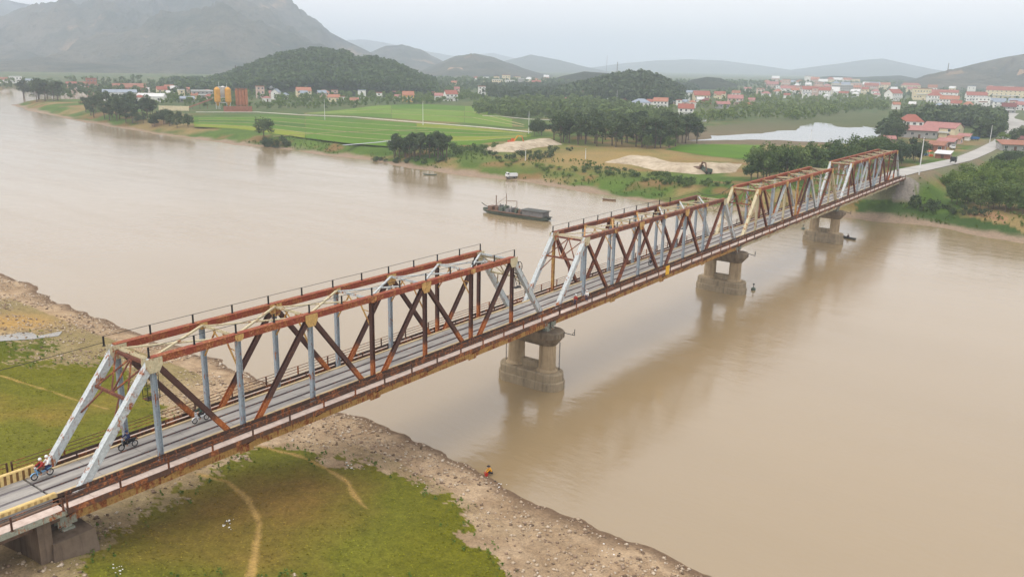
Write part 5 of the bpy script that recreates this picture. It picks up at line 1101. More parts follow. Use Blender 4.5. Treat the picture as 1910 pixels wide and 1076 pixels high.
wood('woodland', flat_scatter([(1640, 258), (1668, 236), (1700, 224), (1800, 220), (1868, 228), (1862, 258), (1800, 258), (1770, 250), (1700, 250)], 0.045, 55), 6, 15, 'leaf_dark', WT_near, 5, 'dark grove behind the red-roofed hall')
wood('woodland', flat_scatter([(1240, 205), (1440, 178), (1640, 182), (1760, 202), (1890, 216), (1650, 204), (1500, 215), (1300, 226)], 0.0045, 56), 2.5, 8.5, 'leaf_bright', WT_near, 6, 'trees among the houses of the right town')
wood('woodland', flat_scatter([(1180, 196), (1240, 178), (1400, 166), (1640, 165), (1910, 172), (1910, 196), (1640, 184), (1440, 180)], 0.0022, 57), 5, 9, 'leaf_mid', WT_far, 7, 'hazy trees across the far right town')
wood('woodland', flat_scatter([(900, 164), (1300, 162), (1300, 176), (1180, 196), (1060, 190), (900, 182)], 0.008, 58), 8, 12, 'leaf_dark', WT_far, 8, 'hazy trees in the middle distance at centre')
wood('woodland', flat_scatter([(-20, 158), (420, 154), (900, 152), (1400, 156), (1900, 158), (1900, 164), (1300, 163), (900, 160), (400, 162), (-20, 164)], 0.0016, 59), 9, 15, 'leaf_mid', WT_far, 9, 'far hazy tree line below the hills')
def hill_scatter(Vh, n, seed, t0, t1):
    rng = np.random.default_rng(seed); i = rng.random(n)*(Vh.shape[0]-2); j = (t0+(t1-t0)*rng.random(n))*(Vh.shape[1]-2); ii, jj = i.astype(int), j.astype(int); fi, fj = (i-ii)[:, None], (j-jj)[:, None]
    return (Vh[ii, jj]*(1-fi)+Vh[ii+1, jj]*fi)*(1-fj)+(Vh[ii, jj+1]*(1-fi)+Vh[ii+1, jj+1]*fi)*fj
wood('woodland', hill_scatter(WOODHILL, 4200, 61, 0.08, 0.62), 9, 15, 'leaf_mid', WT_far, 10, 'trees covering the round green hill on the left')
wood('woodland', hill_scatter(WOODHILL2, 1500, 62, 0.05, 0.62), 8, 14, 'leaf_dark', WT_far, 11, 'trees covering the dark knoll at centre')

rng = np.random.default_rng(77); Yb = -45+370*rng.random(5200); vb = 5+42*rng.random(5200)**1.3; Xb = np.interp(Yb, FAR_Y, FAR_X)+vb
kb = (fbm(Xb/12, Yb/12, 3, 78) > 0.47) & ~((Yb > -3) & (Yb < 9)); bx_, by_ = to_px(np.stack([Xb, Yb, heights(Xb, Yb)], -1)); kb &= ~in_poly(bx_, by_, [(890, 285), (980, 258), (1060, 258), (1060, 280), (940, 292)]) & ~in_poly(bx_, by_, [(1110, 305), (1160, 285), (1400, 300), (1390, 330), (1250, 330)]) & ~in_poly(bx_, by_, top1+bot1[::-1])
Xb, Yb = Xb[kb][:1100], Yb[kb][:1100]; Zb = heights(Xb, Yb)
wood('low_scrub', list(zip(Xb, Yb, Zb)), 0.4, 1.2, 'leaf_bright', WT_far, 20, 'low weeds and scrub covering the far riverbank')
# ------------------------------------------------------------------ near bank: pebbles, grass, litter
def in_view_points(n, x0, x1, y0, y1, seed):
    rng = np.random.default_rng(seed); return x0+(x1-x0)*rng.random(n), y0+(y1-y0)*rng.random(n), rng
def stones(name, X, Y, Z, S, mat, seed, lab):
    rng = np.random.default_rng(seed); n = len(X); base = np.array([(1, 0, 0), (-1, 0, 0), (0, 1, 0), (0, -1, 0), (0, 0, 1), (0, 0, -1)], float)
    f = np.array([(0, 2, 4), (2, 1, 4), (1, 3, 4), (3, 0, 4), (2, 0, 5), (1, 2, 5), (3, 1, 5), (0, 3, 5)])
    V = base[None]*(0.65+0.7*rng.random((n, 6, 1)))*S[:, None, None]*np.array([1, 0.85, 0.6]); a = rng.random(n)*6.28; c, s_ = np.cos(a)[:, None], np.sin(a)[:, None]
    V = np.stack([V[..., 0]*c-V[..., 1]*s_+X[:, None], V[..., 0]*s_+V[..., 1]*c+Y[:, None], V[..., 2]+Z[:, None]+S[:, None]*0.25], -1)
    F = (f[None]+6*np.arange(n)[:, None, None]).reshape(-1, 3); me = np_mesh(name, V.reshape(-1, 3), F, mat); t = np.repeat(rng.random(n), 6); set_col(me, 'tint', np.stack([t, t, t], -1))
    return tag(link(name, me), lab, 'stones', kind='stuff')
nb = NB('pebble'); at = nb.n('ShaderNodeAttribute', attribute_name='tint'); n = nb.noise(nb.world(), 3.0, 3)
nb.done(nb.mix(nb.math('MULTIPLY', n, 0.4), nb.ramp(at.outputs['Fac'], [(0.0, srgb(84, 70, 58)), (0.3, srgb(146, 124, 106)), (0.65, srgb(190, 172, 148)), (0.93, srgb(208, 194, 174)), (0.98, srgb(212, 200, 184))]), srgb(140, 120, 96)), 0.9, None, spec=0.2)
X, Y, rng = in_view_points(60000, -8, 46, -52, 130, 70); _, gm, pm = cover(X, Y)
px_, py_ = to_px(np.stack([X, Y, heights(X, Y)], -1)); vis = (px_ > -30) & (px_ < 1940) & (py_ < 1110) & (py_ > 400)
keep = pm & vis & (fbm(X/4, Y/4, 4, 90) > 0.42+0.2*rng.random(len(X))-0.1); Xs, Ys = X[keep][:17000], Y[keep][:17000]
u_ = np.interp(Ys, NEAR_Y, NEAR_X)-Xs; S = 0.05+0.22*rng.random(len(Xs))**4+0.05*(u_ < 7)*rng.random(len(Xs))
stones('pebbles', Xs, Ys, heights(Xs, Ys), S, 'pebble', 71, 'loose pebbles and stones along the near riverbank')
# weeds along the lawn rims
Xw, Yw, rng = in_view_points(26000, -8, 42, -50, 110, 73); _, gw, pw = cover(Xw, Yw); rim = np.zeros(len(Xw), bool)
for dx, dy in ((1.6, 0), (-1.6, 0), (0, 1.6), (0, -1.6)): rim |= cover(Xw+dx, Yw+dy)[1] != gw
Xw, Yw = Xw[rim & (Xw < 40)][:900], Yw[rim & (Xw < 40)][:900]
def weeds(X, Y, seed):
    rng = np.random.default_rng(seed); T = wood_templates(12, 0.17, 4, 900); VV = []; TT = []
    for x, y, z in zip(X, Y, heights(X, Y)):
        V, t = T[rng.integers(0, 6)]; h = 0.15+0.45*rng.random()**2; VV.append(V*np.array([h*1.3, h*1.3, h])+np.array([x, y, z-h*0.2])); TT.append(t*0.7+0.3*rng.random())
    V = np.concatenate(VV); t = np.concatenate(TT); me = np_mesh('weeds', V, np.arange(len(V)).reshape(-1, 4), 'leaf_bright'); set_col(me, 'tint', np.stack([t, t, t], -1)); tag(link('weeds', me), 'small weeds along the rims of the near lawns', 'weeds', kind='stuff')
weeds(Xw, Yw, 74)
# grass tufts
keep = gm & vis; Xg, Yg = X[keep], Y[keep]
X2, Y2, rng = in_view_points(70000, -20, 36, -50, 100, 72); _, gm2, _ = cover(X2, Y2); p2x, p2y = to_px(np.stack([X2, Y2, heights(X2, Y2)], -1)); k2 = gm2 & (p2x > -30) & (p2x < 1000) & (p2y < 1110)
Xg = np.concatenate([Xg, X2[k2]])[:9000]; Yg = np.concatenate([Yg, Y2[k2]])[:9000]; ng = len(Xg); Zg = heights(Xg, Yg); gcol, _, _ = cover(Xg, Yg)
a = rng.random((ng, 2))*6.28; hh = (0.015+0.045*rng.random((ng, 2))**2)*np.where(fbm(Xg/3, Yg/3, 3, 8) > 0.55, 1.3, 0.7)[:, None]; w_ = 0.07+0.09*rng.random((ng, 2))
P0 = np.stack([Xg, Yg, Zg-0.03], -1)[:, None]; D = np.stack([np.cos(a), np.sin(a), np.zeros_like(a)], -1)*w_[..., None]; Up = np.stack([rng.normal(size=a.shape)*0.06, rng.normal(size=a.shape)*0.06, hh+0.03], -1)
V = np.stack([P0-D, P0+D, P0+D*0.5+Up, P0-D*0.5+Up], 2).reshape(-1, 3); me = np_mesh('grass', V, np.arange(len(V)).reshape(-1, 4), None)
nb = NB('grass_blade'); at = nb.n('ShaderNodeAttribute', attribute_name='tint'); nb.done(at.outputs['Color'], 0.9, None, spec=0.1); me.materials.append(MATS['grass_blade'])
gt = np.repeat(gcol*(1.3+0.6*rng.random((ng, 1))), 8, 0); set_col(me, 'tint', gt)
tag(link('grass', me), 'short grass of the near bank lawns', 'grass', kind='stuff')
plain('litter_white', srgb(222, 222, 218), 0.6, 0.08); plain('litter_dark', srgb(66, 60, 54), 0.8, 0.2)
def litter(px, py, n, spread, lab, dark=0.3, size=0.22):
    p = G(px, py); o = empty('litter_heap', p, random.uniform(0, 6), lab, 'litter'); rnd = random.Random(int(px*7+py))
    for i in range(n):
        x, y = rnd.gauss(0, spread), rnd.gauss(0, spread*0.6); b = MB().ico((0, 0, 0), size*rnd.uniform(0.15, 0.5), 0.35, rnd, (1.2, 0.9, 0.45))
        b.build('scrap', 'litter_dark' if rnd.random() < dark else 'litter_white', o, (x, y, 0.05))
litter(423, 978, 14, 0.55, 'scattered white litter on the dry lawn beside the curved path'); litter(662, 870, 22, 0.8, 'heap of grey and white rubbish at the lawn\'s upper edge', 0.5, 0.25)
litter(1140, 1030, 16, 1.3, 'white litter strewn on the brown bank at lower right', 0.15, 0.2); litter(930, 905, 10, 0.9, 'white scraps on the stony bank near the crouching person', 0.1, 0.22); litter(775, 905, 9, 0.9, 'small white scraps at the lawn rim', 0.1, 0.14); litter(215, 1060, 12, 0.7, 'pale rubbish by the abutment at the bottom edge', 0.2, 0.2)

# ------------------------------------------------------------------ people
for nm, c in (('skin', (190, 140, 110)), ('cloth_red', (150, 40, 36)), ('cloth_white', (226, 226, 222)), ('cloth_navy', (32, 44, 84)), ('cloth_dark', (38, 38, 44)), ('cloth_yellow', (226, 160, 28)), ('cloth_brown', (92, 68, 48)), ('cloth_green', (54, 78, 66)), ('bucket_red', (196, 52, 40)), ('paint_blue', (120, 168, 206)), ('paint_black', (30, 34, 36)), ('paint_white', (224, 226, 226)), ('rubber', (24, 24, 26)), ('hull_dark', (70, 72, 66)), ('hull_rust', (118, 92, 74)), ('hull_green', (92, 104, 92)), ('cabin_grey', (120, 118, 116)), ('digger_orange', (196, 92, 48)), ('cloth_blue', (52, 110, 170)), ('cloth_orange', (214, 100, 40))):
    plain(nm, srgb(*c), 0.6, 0.3 if nm.startswith(('hull', 'cabin')) else 0.12, 1.5 if nm.startswith(('hull', 'cabin')) else 6, 0.1)
nb = NB('chrome'); nb.b.inputs['Metallic'].default_value = 0.9; nb.done(srgb(190, 190, 192), 0.3, None)
def skin_mesh(name, J, E, mat, parent, root=0):
    me = bpy.data.meshes.new(name); me.from_pydata([j[0] for j in J], E, []); me.materials.append(MATS[mat]); o = link(name, me, parent)
    o.modifiers.new('skin', 'SKIN'); sv = me.skin_vertices[0].data
    for k, j in enumerate(J): sv[k].radius = (j[1], j[1] if len(j) < 3 else j[2]); sv[k].use_root = (k == root)
    s_ = o.modifiers.new('sub', 'SUBSURF'); s_.levels = 1; s_.render_levels = 2; return o
def person(parent_loc, rz, pose, lab, top='cloth_red', legs='cloth_dark', head=('paint_white', 'helmet'), cat='person', group=None):
    o = empty('person', parent_loc, rz, lab, cat, group)
    if pose == 'ride': pel, ch, nk, hd = (-0.15, 0, 0.84), (-0.04, 0, 1.24), (0.0, 0, 1.42), (0.05, 0, 1.56); el, ha, kn, ft = (0.2, 0.28, 1.12), (0.44, 0.27, 1.02), (0.26, 0.18, 0.80), (0.14, 0.16, 0.36)
    elif pose == 'pillion': pel, ch, nk, hd = (-0.2, 0, 0.90), (-0.16, 0, 1.30), (-0.13, 0, 1.47), (-0.1, 0, 1.61); el, ha, kn, ft = (0.02, 0.28, 1.12), (0.2, 0.22, 1.08), (0.2, 0.24, 0.80), (0.02, 0.22, 0.42)
    elif pose == 'crouch': pel, ch, nk, hd = (-0.18, 0, 0.32), (0.02, 0, 0.70), (0.10, 0, 0.86), (0.17, 0, 1.0); el, ha, kn, ft = (0.30, 0.26, 0.52), (0.50, 0.15, 0.34), (0.26, 0.2, 0.52), (0.08, 0.18, 0.06)
    else: pel, ch, nk, hd = (0, 0, 0.92), (0, 0, 1.32), (0, 0, 1.48), (0.02, 0, 1.62); el, ha, kn, ft = (0.03, 0.27, 1.12), (0.14, 0.27, 0.88), (0.04, 0.11, 0.50), (0.0, 0.12, 0.06)
    J = [(pel, 0.14, 0.11), (ch, 0.15, 0.10), (nk, 0.055), (hd, 0.095, 0.085), ((hd[0]+0.01, 0, hd[2]+0.10), 0.07)]; E = [(0, 1), (1, 2), (2, 3), (3, 4)]
    for s_ in (-1, 1):
        k = len(J); m = lambda p: (p[0], p[1]*s_, p[2])
        J += [((ch[0], s_*0.18, ch[2]+0.06), 0.065), (m(el), 0.05), (m(ha), 0.036)]; E += [(1, k), (k, k+1), (k+1, k+2)]
        d = (Vector(m(ha))-Vector(m(el))).normalized()
        for q, (off, L) in enumerate(((-0.03, 0.075), (-0.01, 0.09), (0.01, 0.085), (0.03, 0.065))):
            J.append((tuple(Vector(m(ha))+d*L+Vector((0, off, -0.015))), 0.010)); E.append((k+2, len(J)-1))
        J.append((tuple(Vector(m(ha))+d*0.03+Vector((0, -s_*0.05, 0.01))), 0.011)); E.append((k+2, len(J)-1))
        k = len(J); J += [((pel[0], s_*0.09, pel[2]-0.03), 0.09), (m(kn), 0.062), ((ft[0]-0.03, ft[1]*s_, ft[2]+0.04), 0.042), ((ft[0]+0.14, ft[1]*s_, ft[2]), 0.036)]; E += [(0, k), (k, k+1), (k+1, k+2), (k+2, k+3)]
    skin_mesh('body', J, E, 'skin', o)
    J = [((pel[0], 0, pel[2]+0.04), 0.155, 0.13), (ch, 0.17, 0.125), ((nk[0], 0, nk[2]-0.04), 0.08)]; E = [(0, 1), (1, 2)]
    for s_ in (-1, 1):
        k = len(J); J += [((ch[0], s_*0.19, ch[2]+0.06), 0.085), ((el[0], el[1]*s_, el[2]), 0.068), (tuple(Vector((el[0], el[1]*s_, el[2])).lerp(Vector((ha[0], ha[1]*s_, ha[2])), 0.85)), 0.052)]; E += [(1, k), (k, k+1), (k+1, k+2)]
    skin_mesh('jacket', J, E, top, o)
    J = [(pel, 0.16, 0.13)]; E = []
    for s_ in (-1, 1):
        k = len(J); J += [((pel[0]+0.02, s_*0.09, pel[2]-0.04), 0.105), ((kn[0], kn[1]*s_, kn[2]), 0.078), ((ft[0]-0.02, ft[1]*s_, ft[2]+0.09), 0.056)]; E += [(0, k), (k, k+1), (k+1, k+2)]
    skin_mesh('trousers', J, E, legs, o)
    MB().lathe((hd[0], 0, hd[2]+0.02), [(0.125, -0.02), (0.135, 0.04), (0.115, 0.11), (0.06, 0.155), (0.01, 0.165)] if head[1] == 'helmet' else [(0.22, 0.02), (0.13, 0.06), (0.09, 0.12), (0.01, 0.15)], 16).build(head[1], head[0], o, smooth=True)
    f = MB().box((hd[0]+0.098, 0.035, hd[2]+0.015), (0.02, 0.028, 0.014)).box((hd[0]+0.098, -0.035, hd[2]+0.015), (0.02, 0.028, 0.014)); f.build('eyes', 'rubber', o)
    MB().ico((hd[0]+0.105, 0, hd[2]-0.02), 0.018).build('nose', 'skin', o); MB().box((hd[0]+0.09, 0, hd[2]-0.062), (0.02, 0.05, 0.01)).build('mouth', 'cloth_red', o)
    return o

# ------------------------------------------------------------------ motorbikes
def motorbike(loc, rz, paint, lab, seat='paint_black'):
    o = empty('motorbike', loc, rz, lab, 'motorbike', 'motorbikes crossing the bridge')
    for x in (0.62, -0.60):
        wh = MB().torus((0, 0, 0), 0.245, 0.045, 'y', 22, 8).build('tyre', 'rubber', o, (x, 0, 0.29)); MB().torus((0, 0, 0), 0.205, 0.014, 'y', 20, 6).lathe((0, 0, 0), [(0.05, -0.05), (0.05, 0.05)], 10, 'y').build('rim', 'chrome', wh); g = MB()
        for k in range(9): t = k*2*math.pi/9; g.tube((0.04*math.cos(t), 0, 0.04*math.sin(t)), (0.2*math.cos(t), 0, 0.2*math.sin(t)), 0.006, 4)
        g.build('spokes', 'chrome', wh)
    sec = lambda x, z, w_, h_: [(x, w_*math.cos(t), z+h_*math.sin(t)) for t in np.linspace(0, 2*math.pi, 10, endpoint=False)]
    MB().loft([sec(-0.78, 0.72, 0.04, 0.04), sec(-0.6, 0.68, 0.10, 0.09), sec(-0.3, 0.62, 0.12, 0.11), sec(0.0, 0.52, 0.10, 0.09), sec(0.22, 0.50, 0.07, 0.07), sec(0.36, 0.62, 0.06, 0.10), sec(0.44, 0.82, 0.07, 0.10), sec(0.47, 0.95, 0.08, 0.06)]).build('bodywork', paint, o, smooth=True)
    MB().loft([[(0.40, y, 0.36), (0.44, y, 0.38), (0.50, y*0.9, 0.92), (0.45, y*0.9, 0.92)] for y in (-0.22, -0.1, 0.1, 0.22)]).build('leg_shield', paint, o)
    MB().loft([sec(-0.66, 0.80, 0.09, 0.03), sec(-0.4, 0.79, 0.13, 0.05), sec(-0.05, 0.75, 0.11, 0.05), sec(0.08, 0.73, 0.07, 0.03)]).build('seat', seat, o, smooth=True)
    MB().tube((0.62, 0.07, 0.29), (0.47, 0.07, 0.85), 0.025, 6).tube((0.62, -0.07, 0.29), (0.47, -0.07, 0.85), 0.025, 6).build('fork', 'chrome', o)
    MB().path([(0.40, -0.34, 1.02), (0.47, -0.12, 1.0), (0.47, 0.12, 1.0), (0.40, 0.34, 1.02)], 0.016).build('handlebar', 'rubber', o)
    MB().lathe((0.50, 0, 0.98), [(0.09, -0.08), (0.10, 0.0), (0.08, 0.07), (0.02, 0.09)], 12, 'x').build('headlight', 'chrome', o)
    for s_ in (-1, 1): MB().tube((0.44, s_*0.27, 1.02), (0.42, s_*0.32, 1.2), 0.008, 5).box((0.42, s_*0.34, 1.24), (0.02, 0.11, 0.07)).build('mirror', 'rubber', o)
    MB().loft([[(0.62+0.33*math.cos(t), y, 0.29+0.33*math.sin(t)) for y in (-0.06, 0.06)]+[(0.62+0.30*math.cos(t), y, 0.29+0.30*math.sin(t)) for y in (0.06, -0.06)] for t in np.linspace(0.4, 2.4, 8)]).build('front_mudguard', paint, o)
    MB().box((-0.05, 0, 0.36), (0.42, 0.2, 0.22)).build('engine', 'chrome', o); MB().tube((-0.02, -0.14, 0.28), (-0.72, -0.17, 0.36), 0.045, 8, 0.055).build('exhaust', 'chrome', o); MB().box((-0.84, 0, 0.66), (0.05, 0.14, 0.08)).build('tail_light', 'cloth_red', o)
    return o
DZ = ZC+DECK+0.004
b1 = at_z(80, 890, DZ); motorbike((b1[0], b1[1], DZ), math.pi, 'paint_blue', 'light blue motorbike leaving the bridge with two riders')
person((b1[0], b1[1], DZ), math.pi, 'ride', 'person in a red jacket riding the light blue motorbike', 'cloth_red', 'cloth_brown'); person((b1[0]+0.36, b1[1], DZ), math.pi, 'pillion', 'person in white sitting behind on the light blue motorbike', 'cloth_white', 'cloth_navy')
b2 = at_z(240, 836, DZ); motorbike((b2[0], b2[1], DZ), math.pi, 'paint_black', 'black motorbike under the nearest portal'); person((b2[0], b2[1], DZ), math.pi, 'ride', 'person in dark blue riding the black motorbike', 'cloth_navy', 'cloth_dark', ('cloth_navy', 'helmet'))
b3 = at_z(375, 786, DZ); motorbike((b3[0], b3[1], DZ), math.pi, 'paint_white', 'white motorbike behind the first slanting diagonal'); person((b3[0], b3[1], DZ), math.pi, 'ride', 'person in dark green riding the white motorbike', 'cloth_green', 'cloth_dark', ('paint_black', 'helmet'))
b4 = at_z(1214, 494, DZ); motorbike((b4[0], b4[1], DZ), math.pi, 'paint_black', 'dark motorbike inside the second span'); person((b4[0], b4[1], DZ), math.pi, 'ride', 'person in navy riding inside the second span', 'cloth_navy', 'cloth_dark', ('cloth_dark', 'helmet'))
WZ = ZC+WALK+0.014
for px, py, tp, lab in ((1078, 572, 'cloth_red', 'person in red walking on the side walkway by the second pier joint'), (1099, 564, 'cloth_white', 'person in white walking on the side walkway ahead of the red one')):
    q = at_z(px, py, WZ); person((q[0], -1.25, WZ), math.pi, 'stand', lab, tp, 'cloth_navy', ('paint_white', 'helmet'))
p = G(914, 885); person(p, 2.3, 'crouch', 'person in a yellow jacket crouching at the water\'s edge', 'cloth_yellow', 'cloth_dark', ('cloth_dark', 'cap'))
p = G(907, 887); o = empty('bucket', p, 0, 'red bucket beside the crouching person in yellow', 'bucket'); MB().lathe((0, 0, 0), [(0.17, 0), (0.23, 0.4), (0.25, 0.42), (0.22, 0.42), (0.16, 0.04)], 16).build('pail', 'bucket_red', o); MB().path([(0.23*math.cos(t), 0, 0.42+0.22*math.sin(t)) for t in np.linspace(0, math.pi, 8)], 0.012).build('bucket_handle', 'chrome', o)

# ------------------------------------------------------------------ boats
def hull(L, Wd, H_, mat, parent, bow=0.8, name='hull'):
    rings = []
    for t, wf, z0, z1 in ((0, 0.55, 0.25, 1.25), (0.08, 0.85, 0.0, 1.05), (0.3, 1, -0.1, 0.9), (0.7, 1, -0.1, 0.9), (0.88, 0.7, 0.0, 1.1), (1, 0.1*bow+0.05, 0.45, 1.5)):
        x = (t-0.5)*L; w_ = Wd/2*wf; rings.append([(x, -w_*0.7, z0*H_), (x, -w_, z1*H_), (x, -w_+0.12, z1*H_), (x, -w_*0.62, z0*H_+0.35*H_), (x, w_*0.62, z0*H_+0.35*H_), (x, w_-0.12, z1*H_), (x, w_, z1*H_), (x, w_*0.7, z0*H_)])
    return MB().loft(rings).build(name, mat, parent)
a, c_ = at_z(902, 393, 0.3), at_z(1024, 411, 0.3); d = a-c_; L = float(np.hypot(d[0], d[1])); mid = (a+c_)/2
o = empty('sand_dredger', (mid[0], mid[1], 0), math.atan2(d[1], d[0]), 'grey sand dredging barge with cabin and pumps in mid-river', 'boat')
hull(L, 4.6, 0.95, 'hull_green', o); MB().box((-L*0.02, 0, 1.05), (L*0.84, 3.9, 0.12)).build('deck', 'hull_rust', o)
cb = MB().box((-L*0.30, 0, 1.8), (L*0.30, 3.4, 1.5)).build('cabin', 'cabin_grey', o); MB().box((-L*0.30, 0, 2.62), (L*0.34, 4.1, 0.14)).build('cabin_roof', 'hull_dark', o)
for k in range(5): MB().box((-L*0.42+k*L*0.058, -1.72, 1.9), (0.7, 0.06, 0.6)).build('cabin_window', 'window_glass', o)
MB().box((-L*0.445, -0.6, 1.95), (0.1, 0.8, 1.5)).build('cabin_door', 'hull_green', o)
for x, w_, h_ in ((-0.12, 0.8, 0.7), (-0.07, 1.1, 0.9), (-0.03, 0.6, 1.2), (0.02, 0.9, 0.8), (0.06, 0.7, 1.3), (0.10, 1.2, 0.9), (0.15, 0.8, 1.6), (0.19, 1.0, 1.2), (0.23, 0.7, 1.7), (0.27, 1.1, 1.1)): MB().box((L*x, random.uniform(-0.6, 0.6), 1.1+h_/2), (w_, 1.8, h_)).tube((L*x, 0.2, 1.1+h_), (L*x, 0.2, 1.6+h_), 0.16, 8).build('pump', random.choice(['hull_green', 'hull_dark', 'hull_rust', 'cabin_grey']), o)
MB().tube((-L*0.02, 0, 1), (-L*0.02, 0, 4.6), 0.09).tube((-L*0.02, 0, 4.6), (L*0.14, 0, 4.3), 0.08).tube((L*0.14, 0, 1), (L*0.14, 0, 6.6), 0.1).tube((L*0.30, 0, 1.2), (L*0.30, 0, 5.6), 0.14, 8).tube((L*0.14, 0, 5.6), (L*0.30, 0, 2.8), 0.05).build('gantry', 'hull_rust', o)
MB().box((L*0.36, 0, 1.75), (1.6, 2.4, 1.1)).build('wheelhouse', 'hull_rust', o); MB().tube((L*0.43, 0, 1.6), (L*0.53, 0, 2.7), 0.12).tube((L*0.1, -1.9, 1.5), (-L*0.1, -1.9, 1.5), 0.22, 8).build('suction_pipe', 'hull_dark', o)
MB().path([(-L*0.45, -2.0, 1.7), (-L*0.15, -2.1, 1.6), (L*0.3, -2.0, 1.7)], 0.035).build('rail', 'hull_dark', o); MB().box((-L*0.49, 0, 1.15), (1.8, 1.6, 0.18)).tube((-L*0.5, 0.4, 1.2), (-L*0.5, 0.4, 2.0), 0.08).build('stern_platform', 'hull_dark', o)
person((o.location.x, o.location.y, 1.12), 1.0, 'stand', 'person standing on the deck of the dredging barge', 'cloth_dark', 'cloth_dark', ('cloth_dark', 'cap'))
def sampan(px, py, L, rz, mat, lab, man=None):
    p = at_z(px, py, 0); o = empty('small_boat', (p[0], p[1], -0.05), rz, lab, 'boat', 'small boats on the river'); hull(L, L*0.22, 0.5, mat, o); MB().box((0, 0, 0.32), (0.3, L*0.19, 0.05)).box((-L*0.25, 0, 0.32), (0.3, L*0.18, 0.05)).build('thwart', 'hull_rust', o)
    if man: person((p[0], p[1], 0.15), rz, 'crouch', man, 'cloth_dark', 'cloth_dark', ('cloth_brown', 'cap'))
sampan(802, 327, 5.5, 2.0, 'hull_green', 'small dark green boat moored at the far bank, left of the dredger'); sampan(1136, 374, 4.6, 1.9, 'hull_rust', 'small brown boat right of the dredger near the second span'); sampan(1582, 445, 4.6, 1.2, 'hull_dark', 'small dark boat beside the farthest pier', 'person sitting in the small boat by the farthest pier')
def buoy(px, py, lab):
    p = at_z(px, py, 0); o = empty('buoy', (p[0], p[1], 0), 0, lab, 'buoy', 'buoys by the piers'); MB().lathe((0, 0, -0.3), [(0.3, 0), (0.45, 0.2), (0.45, 0.7), (0.2, 0.9)], 14).build('float', 'hull_green', o); MB().tube((0, 0, 0.5), (0, 0, 1.3), 0.07).box((0, 0, 1.25), (0.3, 0.3, 0.25)).build('top_mark', 'hull_dark', o)
buoy(1405, 541, 'grey buoy floating right of the middle pier'); buoy(1498, 428, 'small dark buoy left of the farthest pier')
# ------------------------------------------------------------------ sand heaps, diggers, vehicles on the far bank
nb = NB('sand'); n = nb.noise(nb.world(), 0.25, 6, 0.7); nb.done(nb.ramp(n, [(0.3, srgb(136, 122, 102)), (0.5, srgb(174, 160, 138)), (0.75, srgb(200, 188, 166))]), 0.95, n, 0.4, 0.2, 0.1)
def sand_heap(poly, h, seed, lab):
    W_ = [G(*p) for p in poly]; xs = [p.x for p in W_]; ys = [p.y for p in W_]; n = 44; X, Y = np.meshgrid(np.linspace(min(xs), max(xs), n), np.linspace(min(ys), max(ys), n)); Xf, Yf = X.ravel(), Y.ravel(); pl = [(p.x, p.y) for p in W_]
    ins = in_poly(Xf, Yf, pl); dd = dist_line(Xf, Yf, pl+[pl[0]]); Z = heights(Xf, Yf)+np.where(ins, np.minimum(dd*0.35, h)*(0.6+0.8*fbm(Xf/7, Yf/7, 3, seed))+0.06, -0.4-dd*0.2)
    I = np.arange(n*n).reshape(n, n); F = np.stack([I[:-1, :-1], I[:-1, 1:], I[1:, 1:], I[1:, :-1]], -1).reshape(-1, 4); k = (ins | (dd < 2.0))[F].any(1)
    me = np_mesh('sand_heap', np.stack([Xf, Yf, Z], -1), F[k], 'sand', True); tag(link('sand_heap', me), lab, 'sand heap', 'sand heaps on the far bank')
sand_heap([(898, 279), (930, 272), (975, 266), (1030, 261), (1050, 270), (1000, 276), (960, 284), (920, 284)], 1.6, 5, 'pale sand heap beside the orange excavator'); sand_heap([(1126, 303), (1165, 294), (1200, 294), (1260, 308), (1330, 310), (1385, 306), (1372, 322), (1300, 326), (1220, 318), (1180, 308)], 1.9, 6, 'long pale sand heap before the small rice field')
def excavator(px, py, rz, lab, mat):
    p = G(px, py); o = empty('excavator', p, rz, lab, 'excavator')
    for s_ in (-1, 1): MB().loft([[(x, s_*1.15+dy, z) for x, z in ((-1.7, 0.15), (1.7, 0.15), (2.0, 0.5), (1.7, 0.85), (-1.7, 0.85), (-2.0, 0.5))] for dy in (-0.28, 0.28)]).build('track', 'rubber', o)
    MB().box((-0.5, 0, 1.5), (3.0, 2.6, 0.9)).box((-1.6, 0, 1.9), (0.9, 2.5, 0.6)).build('upper_body', mat, o); cb = MB().box((0.6, 0.75, 2.2), (1.5, 1.1, 1.6)).build('cab', mat, o); MB().box((1.36, 0.75, 2.35), (0.06, 0.9, 1.0)).box((0.6, 1.31, 2.35), (1.1, 0.06, 0.9)).build('window', 'window_glass', cb)
    MB().beam((0.8, -0.2, 1.6), (3.0, -0.2, 4.4), 0.55, 0.5).beam((3.0, -0.2, 4.4), (5.2, -0.2, 4.2), 0.45, 0.45).build('boom', 'silo_yellow' if mat != 'hull_rust' else mat, o); MB().beam((5.2, -0.2, 4.2), (6.2, -0.2, 1.4), 0.35, 0.35).build('stick', mat, o); MB().loft([[(6.0, y, 1.5), (6.6, y, 1.2), (6.5, y, 0.4), (5.8, y, 0.5)] for y in (-0.7, 0.3)]).build('bucket', 'hull_dark', o)
excavator(955, 270, -0.55, 'orange excavator with raised arm on the pale sand heap', 'digger_orange'); excavator(1303, 322, -2.2, 'brown loading machine on the long sand heap', 'hull_rust')
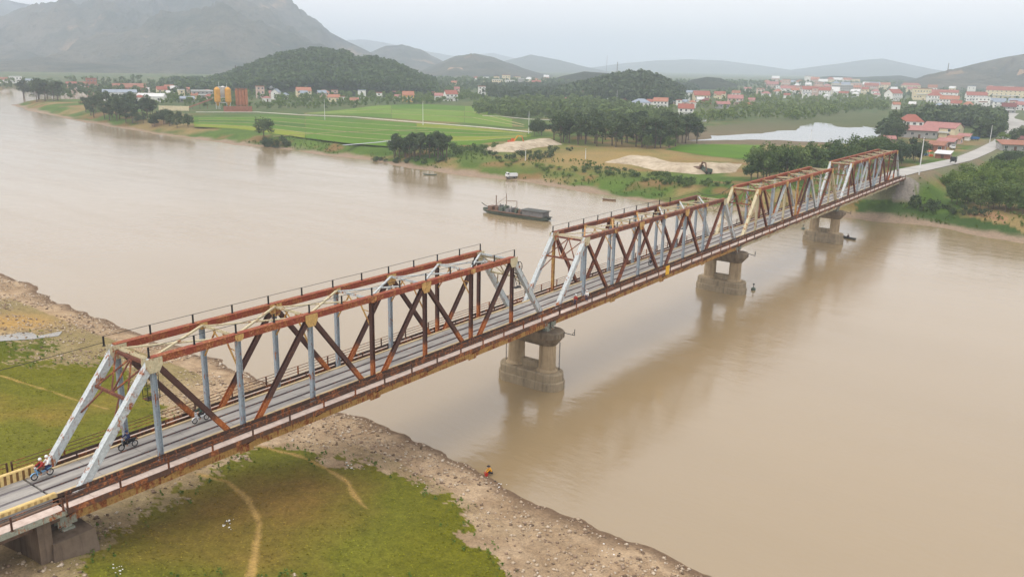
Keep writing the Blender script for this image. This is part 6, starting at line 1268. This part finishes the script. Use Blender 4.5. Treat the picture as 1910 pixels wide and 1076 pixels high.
def truck(px, py, rz, lab, body, cabm, L=6.0, z=None, name='truck', cat='truck'):
    p = G(px, py) if z is None else Vector(at_z(px, py, z)); o = empty(name, p, rz, lab, cat)
    for x in (-L*0.3, L*0.32):
        for s_ in (-1, 1): w_ = MB().lathe((0, 0, 0), [(0.3, -0.14), (0.45, -0.13), (0.45, 0.13), (0.3, 0.14)], 14, 'y').build('wheel', 'rubber', o, (x, s_*0.9, 0.45)); MB().lathe((0, 0, 0), [(0.22, -0.15), (0.22, 0.15)], 10, 'y').build('hub', 'chrome', w_)
    MB().box((0, 0, 0.75), (L, 1.7, 0.2)).build('chassis', 'rubber', o); c = MB().loft([[(L*0.28, y, 0.8), (L*0.5, y, 0.8), (L*0.5, y, 1.6), (L*0.44, y, 2.4), (L*0.28, y, 2.4)] for y in (-0.95, 0.95)]).build('cab', cabm, o); MB().box((L*0.475, 0, 1.95), (0.08, 1.6, 0.6)).box((L*0.37, 0, 1.95), (0.7, 1.96, 0.5)).build('window', 'window_glass', c)
    bd = MB(); x0, x1 = -L*0.5, L*0.25
    bd.box(((x0+x1)/2, 0, 0.95), (x1-x0, 1.95, 0.12)).box(((x0+x1)/2, 0.95, 1.5), (x1-x0, 0.08, 1.1)).box(((x0+x1)/2, -0.95, 1.5), (x1-x0, 0.08, 1.1)).box((x0, 0, 1.5), (0.08, 1.9, 1.1)).box((x1, 0, 1.5), (0.08, 1.9, 1.1)); bd.build('cargo_box', body, o)
    for s_ in (-1, 1): MB().box((L*0.505, s_*0.7, 1.0), (0.05, 0.25, 0.18)).build('headlight', 'chrome', o)
truck(1778, 303, 3.2, 'dark truck driving on the white road towards the bridge', 'hull_green', 'paint_black', z=8.6); truck(1776, 279, 3.5, 'white truck parked beside the roadside shacks', 'paint_white', 'paint_white', 5.0); truck(954, 333, 2.6, 'small white van parked at the far water\'s edge', 'paint_white', 'paint_white', 4.6, name='van', cat='van'); truck(1317, 324, 1.0, 'dull green tipper truck beside the brown loading machine', 'hull_green', 'hull_green', 5.5); truck(1817, 262, 2.4, 'blue truck parked by the dark grove', 'cloth_blue', 'cloth_blue', 5.5)
def stall(px, py, mat, lab):
    p = G(px, py); o = empty('market_stall', p, 0.4, lab, 'stall', 'stalls by the road'); g = MB()
    for x in (-1.6, 1.6):
        for y in (-1.2, 1.2): g.tube((x, y, 0), (x, y, 2.3), 0.06, 6)
    g.build('stall_frame', 'frame_white', o); MB().loft([[(-2, -1.6, 2.2), (2, -1.6, 2.2), (2, -1.6, 2.26), (-2, -1.6, 2.26)], [(-2, 0, 2.7), (2, 0, 2.7), (2, 0, 2.76), (-2, 0, 2.76)], [(-2, 1.6, 2.2), (2, 1.6, 2.2), (2, 1.6, 2.26), (-2, 1.6, 2.26)]]).build('awning', mat, o); MB().box((0, 0, 0.5), (2.8, 1.4, 1.0)).build('counter', mat, o)
stall(1727, 290, 'cloth_blue', 'roadside stall with a blue tarpaulin'); stall(1736, 292, 'cloth_orange', 'roadside stall with an orange tarpaulin')
